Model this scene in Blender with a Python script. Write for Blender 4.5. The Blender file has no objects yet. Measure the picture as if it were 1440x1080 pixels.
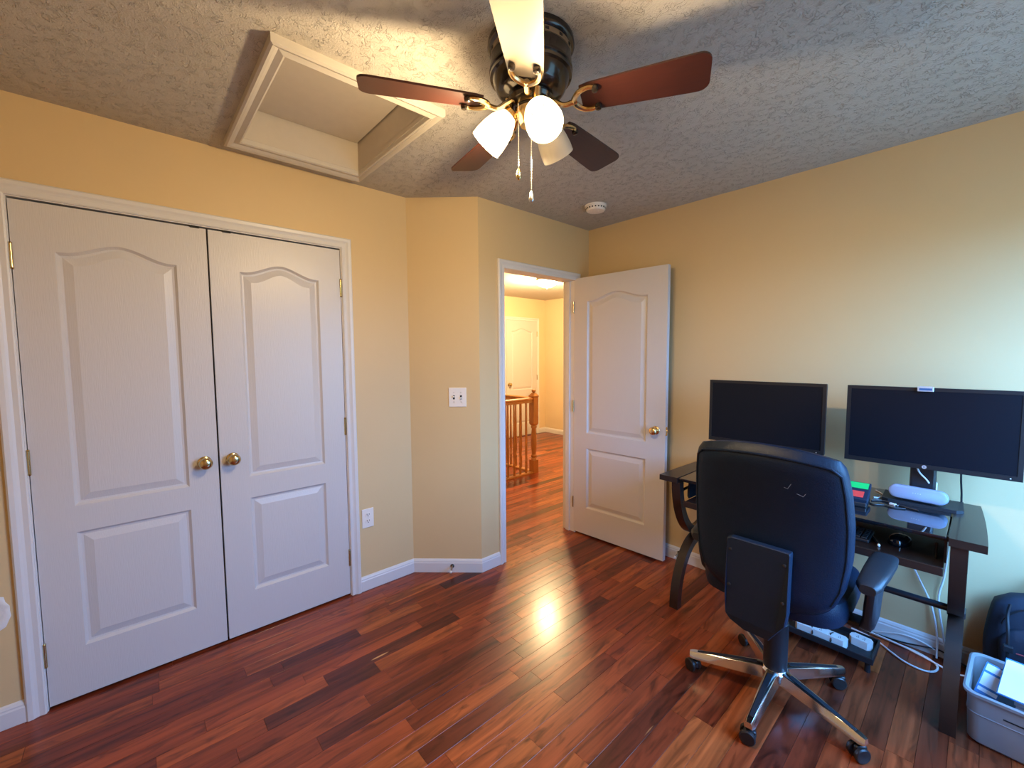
import bpy, bmesh, math, random
from mathutils import Vector, Matrix
random.seed(11)
PI = math.pi
S = bpy.context.scene
COL = S.collection

# ------------------------------------------------------------------ camera
F, YAW, PITCH, ROLL, HC = 595.97, 0.8393, 0.0685, -0.006, 1.4444
fw = Vector((-math.sin(YAW)*math.cos(PITCH), math.cos(YAW)*math.cos(PITCH), -math.sin(PITCH)))
rt = fw.cross(Vector((0, 0, 1))).normalized(); up = rt.cross(fw)
c_, s_ = math.cos(ROLL), math.sin(ROLL)
rt, up = c_*rt + s_*up, -s_*rt + c_*up
cam = bpy.data.objects.new('camera', bpy.data.cameras.new('camera'))
M = Matrix((rt, up, -fw)).transposed().to_4x4(); M.translation = Vector((0, 0, HC))
cam.matrix_world = M
cam.data.sensor_width = 36; cam.data.lens = F/1440*36; cam.data.clip_start = 0.02
COL.objects.link(cam); S.camera = cam

# ------------------------------------------------------------------ world, exposure, daylight portal
S.view_settings.view_transform = 'Standard'; S.view_settings.look = 'None'
S.view_settings.gamma = 1.0; S.view_settings.exposure = 0.0
S.view_settings.use_curve_mapping = False
S.cycles.use_denoising = True
S.cycles.max_bounces = 10; S.cycles.diffuse_bounces = 5; S.cycles.caustics_reflective = False; S.cycles.caustics_refractive = False
S.cycles.sample_clamp_indirect = 6.0
W = bpy.data.worlds.new('sky'); S.world = W; W.use_nodes = True
bg = W.node_tree.nodes['Background']
# overcast sky, three times brighter at the zenith than at the horizon; dim earth below
_n, _l = W.node_tree.nodes, W.node_tree.links
_tc = _n.new('ShaderNodeTexCoord'); _sx = _n.new('ShaderNodeSeparateXYZ'); _cr = _n.new('ShaderNodeValToRGB')
_l.new(_tc.outputs['Generated'], _sx.inputs[0])
_mr = _n.new('ShaderNodeMapRange'); _mr.inputs[1].default_value = -1; _mr.inputs[2].default_value = 1; _l.new(_sx.outputs[2], _mr.inputs[0]); _l.new(_mr.outputs[0], _cr.inputs[0])
_cr.color_ramp.elements[0].position = 0.47; _cr.color_ramp.elements[0].color = (0.026, 0.058, 0.085, 1)
_cr.color_ramp.elements[1].position = 0.52; _cr.color_ramp.elements[1].color = (0.085, 0.235, 0.50, 1)
_e = _cr.color_ramp.elements.new(1.0); _e.color = (0.14, 0.45, 1.13, 1)
_l.new(_cr.outputs[0], bg.inputs[0]); bg.inputs[1].default_value = 44.0
FAN_W, HALL_W = 31.0, 200.0
WARM = (1.0, 0.73, 0.40)

H = 2.44
XA, XD, YB, XC, YK = -2.494, -2.181, 2.801, 0.56, -0.86   # closet wall, door wall, desk wall, window wall, back wall
Y1, Y2 = 1.344, 1.677                                     # the angled wall runs (XA,Y1) to (XD,Y2)
WY0, WY1, WZ0, WZ1 = 1.25, 2.68, 0.60, 2.08               # window opening in the wall x = XC

po = bpy.data.objects.new('daylight_portal', bpy.data.lights.new('daylight_portal', 'AREA'))
po.data.shape = 'RECTANGLE'; po.data.size = WZ1-WZ0; po.data.size_y = WY1-WY0
po.data.cycles.is_portal = True
po.location = (XC+0.13, (WY0+WY1)/2, (WZ0+WZ1)/2); po.rotation_euler = (0, PI/2, 0)
COL.objects.link(po)

# ------------------------------------------------------------------ materials
MATS = {}
def nt(name):
    m = bpy.data.materials.new(name); m.use_nodes = True
    return m, m.node_tree.nodes, m.node_tree.links, m.node_tree.nodes['Principled BSDF']
def simple(name, col, rough=0.5, metal=0.0, bump=0.0, bscale=200, var=0.0, vscale=20, coat=0.0, stretch=None, spec=0.5, detail=3):
    m, N, L, b = nt(name)
    b.inputs['Base Color'].default_value = (*col, 1); b.inputs['Roughness'].default_value = rough
    b.inputs['Metallic'].default_value = metal; b.inputs['Coat Weight'].default_value = coat
    b.inputs['Specular IOR Level'].default_value = spec
    tc = N.new('ShaderNodeTexCoord'); vec = tc.outputs['Object']
    if stretch:
        mp = N.new('ShaderNodeMapping'); mp.inputs['Scale'].default_value = stretch
        L.new(vec, mp.inputs['Vector']); vec = mp.outputs[0]
    nz = N.new('ShaderNodeTexNoise'); nz.inputs['Scale'].default_value = vscale; nz.inputs['Detail'].default_value = 4
    L.new(vec, nz.inputs['Vector'])
    mx = N.new('ShaderNodeMix'); mx.data_type = 'RGBA'
    mx.inputs[6].default_value = (*[max(0, c*(1-var)) for c in col], 1)
    mx.inputs[7].default_value = (*[min(1, c*(1+var)) for c in col], 1)
    L.new(nz.outputs[0], mx.inputs[0]); L.new(mx.outputs[2], b.inputs['Base Color'])
    if bump:
        n2 = N.new('ShaderNodeTexNoise'); n2.inputs['Scale'].default_value = bscale; n2.inputs['Detail'].default_value = detail
        L.new(vec, n2.inputs['Vector'])
        bp = N.new('ShaderNodeBump'); bp.inputs['Strength'].default_value = bump; bp.inputs['Distance'].default_value = 0.003
        L.new(n2.outputs[0], bp.inputs['Height']); L.new(bp.outputs[0], b.inputs['Normal'])
    MATS[name] = m
    return m

simple('wall_paint', (0.69, 0.505, 0.26), 0.55, bump=0.10, bscale=90, var=0.03, vscale=3)
simple('hall_paint', (0.72, 0.58, 0.36), 0.6, bump=0.08, bscale=90, var=0.03, vscale=3)
simple('white_trim', (0.70, 0.685, 0.67), 0.38, var=0.02)
simple('door_white', (0.62, 0.595, 0.58), 0.36, bump=0.22, bscale=26, var=0.025, vscale=30, stretch=(14, 14, 0.7), detail=4)
simple('hatch_trim', (0.56, 0.52, 0.46), 0.45, var=0.04)
simple('plate_white', (0.86, 0.80, 0.72), 0.35)
simple('dark_gap', (0.02, 0.018, 0.016), 0.8)
simple('attic_board', (0.56, 0.50, 0.42), 0.75, bump=0.15, bscale=160, var=0.05)
simple('brass', (0.60, 0.47, 0.24), 0.2, 1.0)
simple('bright_brass', (0.86, 0.62, 0.30), 0.22, 1.0)
simple('steel', (0.62, 0.62, 0.60), 0.28, 1.0)
simple('bronze', (0.045, 0.036, 0.03), 0.22, 0.7, coat=0.4)
simple('bronze_band', (0.34, 0.27, 0.19), 0.4, 0.6)
simple('blade_wood', (0.036, 0.0075, 0.0045), 0.45, var=0.35, vscale=9, stretch=(1.5, 14, 1), coat=0.15)
simple('blade_glare', (0.20, 0.160, 0.115), 0.5, var=0.05, coat=0.1)  # front blade only: lamp glare on the wood painted in as cream
simple('spackle', (0.80, 0.77, 0.72), 0.8, bump=0.6, bscale=60)
simple('leather', (0.003, 0.011, 0.027), 0.46, bump=0.35, bscale=240, var=0.15, spec=0.3)
simple('black_plastic', (0.012, 0.014, 0.018), 0.45, bump=0.1, bscale=300)
simple('shell_plastic', (0.008, 0.019, 0.040), 0.5, bump=0.18, bscale=260, spec=0.35)
simple('caster_black', (0.012, 0.011, 0.011), 0.4)
simple('polished_aluminium', (0.78, 0.77, 0.75), 0.17, 1.0)
simple('espresso', (0.022, 0.012, 0.009), 0.32, bump=0.05, bscale=60, var=0.25, vscale=18, stretch=(1.5, 16, 16), coat=0.3)
simple('desk_glass', (0.006, 0.008, 0.011), 0.035, coat=1.0)
simple('black_metal', (0.014, 0.016, 0.020), 0.3, 0.2, coat=0.2)
simple('bezel', (0.010, 0.011, 0.013), 0.35)
simple('screen', (0.002, 0.005, 0.010), 0.35, spec=0.25)
simple('silver', (0.75, 0.76, 0.78), 0.3, 0.6)
simple('lens_blue', (0.05, 0.12, 0.24), 0.15)
simple('speaker_cloth', (0.28, 0.31, 0.42), 0.85, bump=0.4, bscale=700, var=0.06, vscale=200)
simple('adapter_white', (0.74, 0.74, 0.72), 0.4)
simple('cable_white', (0.72, 0.70, 0.68), 0.5)
simple('cable_black', (0.012, 0.012, 0.014), 0.5)
simple('green_label', (0.0, 0.62, 0.13), 0.4)
simple('red_label', (0.85, 0.06, 0.05), 0.4)
simple('key_black', (0.022, 0.024, 0.028), 0.5)
simple('backpack_cloth', (0.012, 0.018, 0.032), 0.8, bump=1.0, bscale=26, var=0.3, vscale=14)
simple('zip_red', (0.30, 0.03, 0.03), 0.6)
simple('paper', (0.82, 0.83, 0.84), 0.7, bump=0.03)
simple('folder_blue', (0.05, 0.22, 0.50), 0.5)
simple('rail_oak', (0.40, 0.17, 0.05), 0.35, var=0.25, vscale=14, stretch=(8, 8, 1), coat=0.2)
simple('chalk_white', (0.82, 0.80, 0.76), 0.5)
simple('scuff', (0.13, 0.13, 0.14), 0.8)
simple('lower_tread', (0.20, 0.06, 0.02), 0.35)

# textured ceiling: swirled, trowelled ridges
m, N, L, b = nt('ceiling_texture')
b.inputs['Base Color'].default_value = (0.50, 0.465, 0.415, 1); b.inputs['Roughness'].default_value = 0.85
tc = N.new('ShaderNodeTexCoord')
wp = N.new('ShaderNodeTexNoise'); wp.inputs['Scale'].default_value = 17; wp.inputs['Detail'].default_value = 2
L.new(tc.outputs['Object'], wp.inputs['Vector'])
sc_ = N.new('ShaderNodeVectorMath'); sc_.operation = 'MULTIPLY_ADD'; sc_.inputs[1].default_value = (0.055, 0.055, 0.055)
L.new(wp.outputs['Color'], sc_.inputs[0]); L.new(tc.outputs['Object'], sc_.inputs[2])
n1 = N.new('ShaderNodeTexNoise'); n1.inputs['Scale'].default_value = 62; n1.inputs['Detail'].default_value = 3
L.new(sc_.outputs[0], n1.inputs['Vector'])
ab = N.new('ShaderNodeMath'); ab.operation = 'SUBTRACT'; ab.inputs[1].default_value = 0.5; L.new(n1.outputs[0], ab.inputs[0])
ab2 = N.new('ShaderNodeMath'); ab2.operation = 'ABSOLUTE'; L.new(ab.outputs[0], ab2.inputs[0])
rp = N.new('ShaderNodeMapRange'); rp.inputs[1].default_value = 0.0; rp.inputs[2].default_value = 0.045; rp.inputs[3].default_value = 1; rp.inputs[4].default_value = 0
L.new(ab2.outputs[0], rp.inputs[0])
n3 = N.new('ShaderNodeTexNoise'); n3.inputs['Scale'].default_value = 27; n3.inputs['Detail'].default_value = 2
L.new(tc.outputs['Object'], n3.inputs['Vector'])
r3 = N.new('ShaderNodeMapRange'); r3.inputs[1].default_value = 0.42; r3.inputs[2].default_value = 0.62
L.new(n3.outputs[0], r3.inputs[0])
mu = N.new('ShaderNodeMath'); mu.operation = 'MULTIPLY'; L.new(rp.outputs[0], mu.inputs[0]); L.new(r3.outputs[0], mu.inputs[1])
n4 = N.new('ShaderNodeTexNoise'); n4.inputs['Scale'].default_value = 170; n4.inputs['Detail'].default_value = 3
L.new(tc.outputs['Object'], n4.inputs['Vector'])
ad = N.new('ShaderNodeMath'); ad.operation = 'MULTIPLY_ADD'; ad.inputs[1].default_value = 0.55
L.new(n4.outputs[0], ad.inputs[0]); L.new(mu.outputs[0], ad.inputs[2])
bp = N.new('ShaderNodeBump'); bp.inputs['Strength'].default_value = 0.8; bp.inputs['Distance'].default_value = 0.0055
L.new(ad.outputs[0], bp.inputs['Height']); L.new(bp.outputs[0], b.inputs['Normal'])
MATS['ceiling_texture'] = m

# hardwood: each plank takes its own tone from its object's colour
def plank_mat(name, tones, rough):
    m, N, L, b = nt(name)
    tc = N.new('ShaderNodeTexCoord'); oi = N.new('ShaderNodeObjectInfo')
    off = N.new('ShaderNodeVectorMath'); off.operation = 'MULTIPLY_ADD'; off.inputs[1].default_value = (37, 53, 71)
    cmb = N.new('ShaderNodeCombineXYZ')
    sc3 = N.new('ShaderNodeSeparateColor'); L.new(oi.outputs['Color'], sc3.inputs[0])
    for i in range(3): L.new(sc3.outputs[1], cmb.inputs[i])
    L.new(cmb.outputs[0], off.inputs[0]); L.new(tc.outputs['Object'], off.inputs[2])
    mp = N.new('ShaderNodeMapping'); mp.inputs['Scale'].default_value = (30, 1.5, 10); L.new(off.outputs[0], mp.inputs['Vector'])
    g = N.new('ShaderNodeTexNoise'); g.inputs['Scale'].default_value = 1.0; g.inputs['Detail'].default_value = 6; g.inputs['Distortion'].default_value = 0.9
    L.new(mp.outputs[0], g.inputs['Vector'])
    mp2 = N.new('ShaderNodeMapping'); mp2.inputs['Scale'].default_value = (15, 3.0, 10); L.new(off.outputs[0], mp2.inputs['Vector'])
    g2 = N.new('ShaderNodeTexNoise'); g2.inputs['Scale'].default_value = 1.0; g2.inputs['Detail'].default_value = 3; g2.inputs['Distortion'].default_value = 2.5
    L.new(mp2.outputs[0], g2.inputs['Vector'])
    tone = N.new('ShaderNodeValToRGB'); e = tone.color_ramp.elements
    e[0].position = tones[0][0]; e[0].color = (*tones[0][1], 1); e[1].position = tones[-1][0]; e[1].color = (*tones[-1][1], 1)
    for p_, c in tones[1:-1]:
        x = e.new(p_); x.color = (*c, 1)
    L.new(sc3.outputs[0], tone.inputs[0])
    gr = N.new('ShaderNodeValToRGB'); gr.color_ramp.elements[0].position = 0.30; gr.color_ramp.elements[0].color = (0.30, 0.26, 0.26, 1)
    gr.color_ramp.elements[1].position = 0.66; gr.color_ramp.elements[1].color = (1.28, 1.24, 1.20, 1)
    L.new(g.outputs[0], gr.inputs[0])
    m1 = N.new('ShaderNodeMix'); m1.data_type = 'RGBA'; m1.blend_type = 'MULTIPLY'; m1.inputs[0].default_value = 0.75
    L.new(tone.outputs[0], m1.inputs[6]); L.new(gr.outputs[0], m1.inputs[7])
    fr = N.new('ShaderNodeValToRGB'); fr.color_ramp.elements[0].position = 0.24; fr.color_ramp.elements[0].color = (0.22, 0.20, 0.2, 1)
    fr.color_ramp.elements[1].position = 0.48; fr.color_ramp.elements[1].color = (1, 1, 1, 1)
    L.new(g2.outputs[0], fr.inputs[0])
    m2 = N.new('ShaderNodeMix'); m2.data_type = 'RGBA'; m2.blend_type = 'MULTIPLY'; m2.inputs[0].default_value = 0.85
    L.new(m1.outputs[2], m2.inputs[6]); L.new(fr.outputs[0], m2.inputs[7])
    # rare streaks of pale sapwood
    sp = N.new('ShaderNodeMapping'); sp.inputs['Scale'].default_value = (20, 1.7, 5); sp.inputs['Location'].default_value = (3, 9, 1); L.new(off.outputs[0], sp.inputs['Vector'])
    g3 = N.new('ShaderNodeTexNoise'); g3.inputs['Scale'].default_value = 1; g3.inputs['Detail'].default_value = 2; L.new(sp.outputs[0], g3.inputs['Vector'])
    r_ = N.new('ShaderNodeMapRange'); r_.inputs[1].default_value = 0.775; r_.inputs[2].default_value = 0.80; L.new(g3.outputs[0], r_.inputs[0])
    m3 = N.new('ShaderNodeMix'); m3.data_type = 'RGBA'; m3.inputs[7].default_value = (0.62, 0.32, 0.12, 1)
    L.new(r_.outputs[0], m3.inputs[0]); L.new(m2.outputs[2], m3.inputs[6]); L.new(m3.outputs[2], b.inputs['Base Color'])
    rr = N.new('ShaderNodeMapRange'); rr.inputs[3].default_value = rough-0.04; rr.inputs[4].default_value = rough+0.07
    L.new(g2.outputs[0], rr.inputs[0]); L.new(rr.outputs[0], b.inputs['Roughness'])
    b.inputs['Specular IOR Level'].default_value = 0.28; b.inputs['Coat Weight'].default_value = 0.25; b.inputs['Coat Roughness'].default_value = 0.17
    bp = N.new('ShaderNodeBump'); bp.inputs['Strength'].default_value = 0.06; bp.inputs['Distance'].default_value = 0.002
    L.new(g.outputs[0], bp.inputs['Height']); L.new(bp.outputs[0], b.inputs['Normal'])
    MATS[name] = m
plank_mat('hardwood', [(0.0, (0.075, 0.015, 0.007)), (0.16, (0.150, 0.027, 0.010)), (0.5, (0.27, 0.050, 0.015)),
                       (0.80, (0.33, 0.068, 0.019)), (0.88, (0.36, 0.082, 0.021)), (1.0, (0.40, 0.102, 0.026))], 0.29)

# glass of panes; frosted shades, lit and unlit; storage bin plastic
m, N, L, b = nt('pane_glass'); out = N['Material Output']; N.remove(b)
tr = N.new('ShaderNodeBsdfTransparent'); gl = N.new('ShaderNodeBsdfGlossy'); gl.inputs['Roughness'].default_value = 0.02
mx = N.new('ShaderNodeMixShader'); mx.inputs[0].default_value = 0.06
nz = N.new('ShaderNodeTexNoise'); nz.inputs['Scale'].default_value = 2
L.new(tr.outputs[0], mx.inputs[1]); L.new(gl.outputs[0], mx.inputs[2]); L.new(mx.outputs[0], out.inputs[0]); MATS['pane_glass'] = m
def shade_mat(name, emit, col):
    m, N, L, b = nt(name); out = N['Material Output']
    b.inputs['Base Color'].default_value = (0.86, 0.80, 0.68, 1); b.inputs['Roughness'].default_value = 0.3
    t = N.new('ShaderNodeBsdfTranslucent'); t.inputs[0].default_value = (0.92, 0.86, 0.74, 1)
    mx = N.new('ShaderNodeMixShader'); mx.inputs[0].default_value = 0.5
    L.new(b.outputs[0], mx.inputs[1]); L.new(t.outputs[0], mx.inputs[2])
    last = mx
    if emit:
        e = N.new('ShaderNodeEmission'); e.inputs[0].default_value = (*col, 1); e.inputs[1].default_value = emit
        a = N.new('ShaderNodeAddShader'); L.new(mx.outputs[0], a.inputs[0]); L.new(e.outputs[0], a.inputs[1]); last = a
    L.new(last.outputs[0], out.inputs[0]); MATS[name] = m
shade_mat('shade_lit', 1.3, (1.0, 0.86, 0.62)); shade_mat('shade_unlit', 0, (1, 1, 1)); shade_mat('hall_shade', 15.0, (1.0, 0.85, 0.58))
def emit_mat(name, col, st):
    m, N, L, b = nt(name); b.inputs['Emission Color'].default_value = (*col, 1); b.inputs['Emission Strength'].default_value = st; MATS[name] = m
emit_mat('bulb_lit', (1.0, 0.88, 0.68), 14)
m, N, L, b = nt('bin_plastic'); out = N['Material Output']
b.inputs['Base Color'].default_value = (0.36, 0.36, 0.36, 1); b.inputs['Roughness'].default_value = 0.32
t = N.new('ShaderNodeBsdfTranslucent'); t.inputs[0].default_value = (0.62, 0.64, 0.66, 1)
mx = N.new('ShaderNodeMixShader'); mx.inputs[0].default_value = 0.3
L.new(b.outputs[0], mx.inputs[1]); L.new(t.outputs[0], mx.inputs[2]); L.new(mx.outputs[0], out.inputs[0]); MATS['bin_plastic'] = m

# ------------------------------------------------------------------ mesh helpers
class MB:
    def __init__(s): s.v = []; s.f = []
    def add(s, vs, fs, M=None):
        o = len(s.v)
        for v in vs:
            v = Vector(v); s.v.append(M @ v if M else v)
        s.f += [tuple(o+i for i in f) for f in fs]
        return s
    def box(s, a, b, M=None):
        x0, y0, z0 = a; x1, y1, z1 = b
        return s.add([(x0,y0,z0),(x1,y0,z0),(x1,y1,z0),(x0,y1,z0),(x0,y0,z1),(x1,y0,z1),(x1,y1,z1),(x0,y1,z1)],
                     [(0,3,2,1),(4,5,6,7),(0,1,5,4),(1,2,6,5),(2,3,7,6),(3,0,4,7)], M)
    def rbox(s, a, b, r=0.004, seg=2, M=None):
        bm = bmesh.new(); bmesh.ops.create_cube(bm, size=1)
        d = [b[i]-a[i] for i in range(3)]; c = [(b[i]+a[i])/2 for i in range(3)]
        for v in bm.verts: v.co = Vector((v.co[i]*d[i]+c[i] for i in range(3)))
        bmesh.ops.bevel(bm, geom=list(bm.edges), offset=min(r, min(d)*0.49), segments=seg, profile=0.5, affect='EDGES')
        bm.verts.index_update()
        s.add([v.co.copy() for v in bm.verts], [[v.index for v in f.verts] for f in bm.faces], M); bm.free()
        return s
    def loft(s, rings, cap=True, M=None):
        n = len(rings[0]); vs = [p for r in rings for p in r]; fs = []
        for i in range(len(rings)-1):
            for j in range(n):
                k = (j+1) % n
                fs.append((i*n+j, i*n+k, (i+1)*n+k, (i+1)*n+j))
        if cap: fs.append(tuple(range(n-1, -1, -1))); fs.append(tuple((len(rings)-1)*n+j for j in range(n)))
        return s.add(vs, fs, M)
    def lathe(s, prof, seg=24, M=None, cap=True):
        return s.loft([[(r*math.cos(2*PI*j/seg), r*math.sin(2*PI*j/seg), z) for j in range(seg)] for r, z in prof], cap, M)
    def tube(s, pts, r, seg=8, M=None, closed=False):
        P = [Vector(p) for p in pts]; n = len(P); rr = r if isinstance(r, (list, tuple)) else [r]*n
        rings = []; prev = None
        for i in range(n):
            if closed: t = P[(i+1) % n]-P[i-1]
            else: t = P[min(i+1, n-1)]-P[max(i-1, 0)]
            t = t.normalized()
            if prev is None:
                a = Vector((0,0,1)) if abs(t.z) < 0.9 else Vector((1,0,0)); u = t.cross(a).normalized()
            else: u = (prev - t*prev.dot(t)).normalized()
            w = t.cross(u); prev = u
            rings.append([P[i]+(u*math.cos(2*PI*j/seg)+w*math.sin(2*PI*j/seg))*rr[i] for j in range(seg)])
        if closed: rings.append(rings[0]); return s.loft(rings, False, M)
        return s.loft(rings, True, M)
    def prism(s, poly, h0, h1, M=None):       # polygon in xy, between z = h0 and h1
        n = len(poly)
        return s.add([(x,y,h0) for x,y in poly]+[(x,y,h1) for x,y in poly],
                     [tuple(range(n-1,-1,-1)), tuple(range(n, 2*n))]+[(i,(i+1)%n,n+(i+1)%n,n+i) for i in range(n)], M)
    def mesh(s, name, mat, smooth=False):
        me = bpy.data.meshes.new(name); me.from_pydata([tuple(v) for v in s.v], [], s.f)
        bm = bmesh.new(); bm.from_mesh(me); bmesh.ops.remove_doubles(bm, verts=bm.verts, dist=1e-6)
        bmesh.ops.recalc_face_normals(bm, faces=bm.faces); bm.to_mesh(me); bm.free()
        if smooth:
            for p in me.polygons: p.use_smooth = True
            me.set_sharp_from_angle(angle=math.radians(38))
        me.materials.append(MATS[mat] if isinstance(mat, str) else mat)
        return me
    def build(s, name, mat, parent=None, smooth=False, loc=None, rot=None):
        o = bpy.data.objects.new(name, s.mesh(name, mat, smooth)); COL.objects.link(o)
        if parent: o.parent = parent
        if loc: o.location = loc
        if rot: o.rotation_euler = rot
        return o

def tag(o, label, cat, group=None, kind=None):
    if label: o['label'] = label
    if cat: o['category'] = cat
    if group: o['group'] = group
    if kind: o['kind'] = kind
    return o
def thing(name, label, cat, loc=(0,0,0), rz=0.0, group=None, kind=None):
    o = bpy.data.objects.new(name, None); COL.objects.link(o); o.location = loc; o.rotation_euler = (0,0,rz)
    o.empty_display_size = 0.05
    return tag(o, label, cat, group, kind)
def inst(src, parent, loc=None, rot=None):
    o = src.copy(); COL.objects.link(o); o.parent = parent
    if loc is not None: o.location = loc
    if rot is not None: o.rotation_euler = rot
    return o
def T(x, y, z): return Matrix.Translation((x, y, z))
def RX(a): return Matrix.Rotation(a, 4, 'X')
def RY(a): return Matrix.Rotation(a, 4, 'Y')
def RZ(a): return Matrix.Rotation(a, 4, 'Z')
def sup(w, t, n, k=32, ox=0, oy=0):          # superellipse ring
    o = []
    for j in range(k):
        a = 2*PI*j/k; c, s = math.cos(a), math.sin(a)
        o.append((ox+w*math.copysign(abs(c)**(2/n), c), oy+t*math.copysign(abs(s)**(2/n), s)))
    return o
def spline(pts, n=8):                        # Catmull-Rom through the points
    P = [Vector(p) for p in pts]; P = [P[0]*2-P[1]]+P+[P[-1]*2-P[-2]]; o = []
    for i in range(1, len(P)-2):
        for k in range(n):
            t = k/n; a, b_, c, d = P[i-1], P[i], P[i+1], P[i+2]
            o.append(0.5*((2*b_)+(c-a)*t+(2*a-5*b_+4*c-d)*t*t+(3*b_-a-3*c+d)*t**3))
    return o+[P[-2]]
def sweep(mb, path, prof, normal_of):        # path of points, prof of (a along out, b along second axis); mitred
    P = [Vector(p) for p in path]; n = len(P); rings = []
    for i in range(n):
        o = normal_of(i); rings.append([P[i]+o[0]*a+o[1]*b for a, b in prof])
    return mb.loft(rings, True)

# ------------------------------------------------------------------ floor
def planks(parent, x0, x1, y0, y1, pw=0.0765, lens=(0.36, 0.46, 0.58, 0.70, 0.86, 1.05), cut=None, seed=3):
    rnd = random.Random(seed); cache = {}
    def me(l):
        l = round(l, 3)
        if l not in cache:
            w, c, t = pw-0.0008, 0.0005, 0.012
            bm = MB()
            bm.add([(0,0,-t),(w,0,-t),(w,l-.0008,-t),(0,l-.0008,-t),(0,0,-c),(w,0,-c),(w,l-.0006,-c),(0,l-.0006,-c),
                    (c,c,0),(w-c,c,0),(w-c,l-.0006-c,0),(c,l-.0006-c,0)],
                   [(0,1,5,4),(1,2,6,5),(2,3,7,6),(3,0,4,7),(4,5,9,8),(5,6,10,9),(6,7,11,10),(7,4,8,11),(8,9,10,11),(0,3,2,1)])
            cache[l] = bm.mesh('plank', 'hardwood')
        return cache[l]
    x = x0
    while x < x1-0.004:
        ya, yb = (y0, y1) if cut is None else cut(x)
        y = ya
        first = True
        while y < yb-0.02:
            l = rnd.choice(lens)
            if first: l = max(0.15, l*rnd.uniform(0.3, 1)); first = False
            if y+l > yb-0.16: l = yb-y
            o = bpy.data.objects.new('plank', me(l)); COL.objects.link(o); o.parent = parent; o.location = (x, y, 0)
            tv = rnd.random(); o.color = (tv if tv < 0.90 else 0.62+tv*0.36, rnd.random(), 0, 1)
            y += l
        x += pw
XT = XD-0.06                                  # threshold line under the door
fl = MB().prism([(XA-0.72, YK-0.1), (XC+0.1, YK-0.1), (XC+0.1, YB+0.05), (XT, YB+0.05), (XT, 1.72), (XA-0.06, 1.46), (XA-0.72, 1.46)], -0.13, -0.0125).build('floor', 'dark_gap')
tag(fl, 'reddish brown hardwood floor of narrow mixed-tone planks in the office', 'floor', kind='structure')
planks(fl, XT-0.0765*5, XC+0.01, YK, YB, cut=lambda x: (YK, YB) if x > XT-0.01 else (YK, min(Y1+0.10+max(0, x-XA), Y2)))
fh = MB().box((-5.55, 1.74, -0.13), (XT-0.001, 5.80, -0.0127)).build('floor_hall', 'dark_gap')
tag(fh, 'glossy orange-brown hardwood floor of the hallway beyond the doorway', 'floor', kind='structure')
planks(fh, XT-0.0765*42, XT-0.002, 1.75, 5.73, lens=(0.58, 0.70, 0.86, 1.05, 1.2), seed=8)

# ------------------------------------------------------------------ walls, ceiling
def wall(name, mb, label, mat='wall_paint'):
    return tag(mb.build(name, mat), label, 'wall', kind='structure')
CY0, CY1, CZ = -0.325, 0.925, 2.060            # closet opening
DY0, DY1, DZ = 1.868, 2.642, 2.042             # doorway opening (rough, jambs inside)
TH = 0.11
mb = MB().box((XA-TH, YK, 0), (XA, CY0, H)).box((XA-TH, CY0, CZ), (XA, CY1, H)).box((XA-TH, CY1, 0), (XA, Y1, H))
wl = wall('wall_left', mb, 'yellow painted wall around the double closet doors')
mb = MB().prism([(XA, Y1), (XD, Y2), (XD-TH, Y2+0.02), (XD-TH, Y2+0.045), (XA-TH, Y1+0.045), (XA-TH, Y1)], 0, H)
wall('wall_angled', mb, 'narrow angled yellow wall carrying the light switch')
mb = MB().box((XD-TH, Y2, 0), (XD, DY0, H)).box((XD-TH, DY0, DZ), (XD, DY1, H)).box((XD-TH, DY1, 0), (XD, YB, H))
wall('wall_door', mb, 'yellow wall around the open doorway to the hall')
mb = MB().box((XD-TH, YB, 0), (XC+0.12, YB+0.12, H))
wall('wall_right', mb, 'long yellow wall behind the desk and monitors')
mb = MB().box((XC, YK, 0), (XC+0.12, WY0, H)).box((XC, WY1, 0), (XC+0.12, YB, H)).box((XC, WY0, 0), (XC+0.12, WY1, WZ0)).box((XC, WY0, WZ1), (XC+0.12, WY1, H))
wall('wall_window', mb, 'yellow wall with the window that lights the desk')
mb = MB().box((XA-TH, YK-0.12, 0), (XC+0.12, YK, H))
wall('wall_back', mb, 'plain yellow wall opposite the desk')
mb = MB().box((XA-0.70, -0.52, 0), (XA-0.62, 1.34, H)).box((XA-0.62, -0.52, 0), (XA-TH, -0.46, H)).box((XA-0.62, 1.28, 0), (XA-TH, 1.34, H))
wall('wall_closet', mb, 'inner walls of the closet behind the double doors')
HX, HY = -5.46, 5.73
wall('wall_hall_far', MB().box((HX-0.1, 1.7, 0), (HX, HY+0.1, H)), 'bright yellow hallway wall around the far white door', 'hall_paint')
wall('wall_hall_right', MB().box((HX, HY, 0), (XD-TH+0.1, HY+0.1, H)), 'bright yellow hallway wall meeting the far door wall', 'hall_paint')
mb = MB().box((HX, 1.63, 0), (XD-TH, 1.725, H)).box((XD-TH, YB+0.12, 0), (XD, HY, H))
wall('wall_hall_near', mb, 'hallway wall on the near side of the railing', 'hall_paint')

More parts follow.
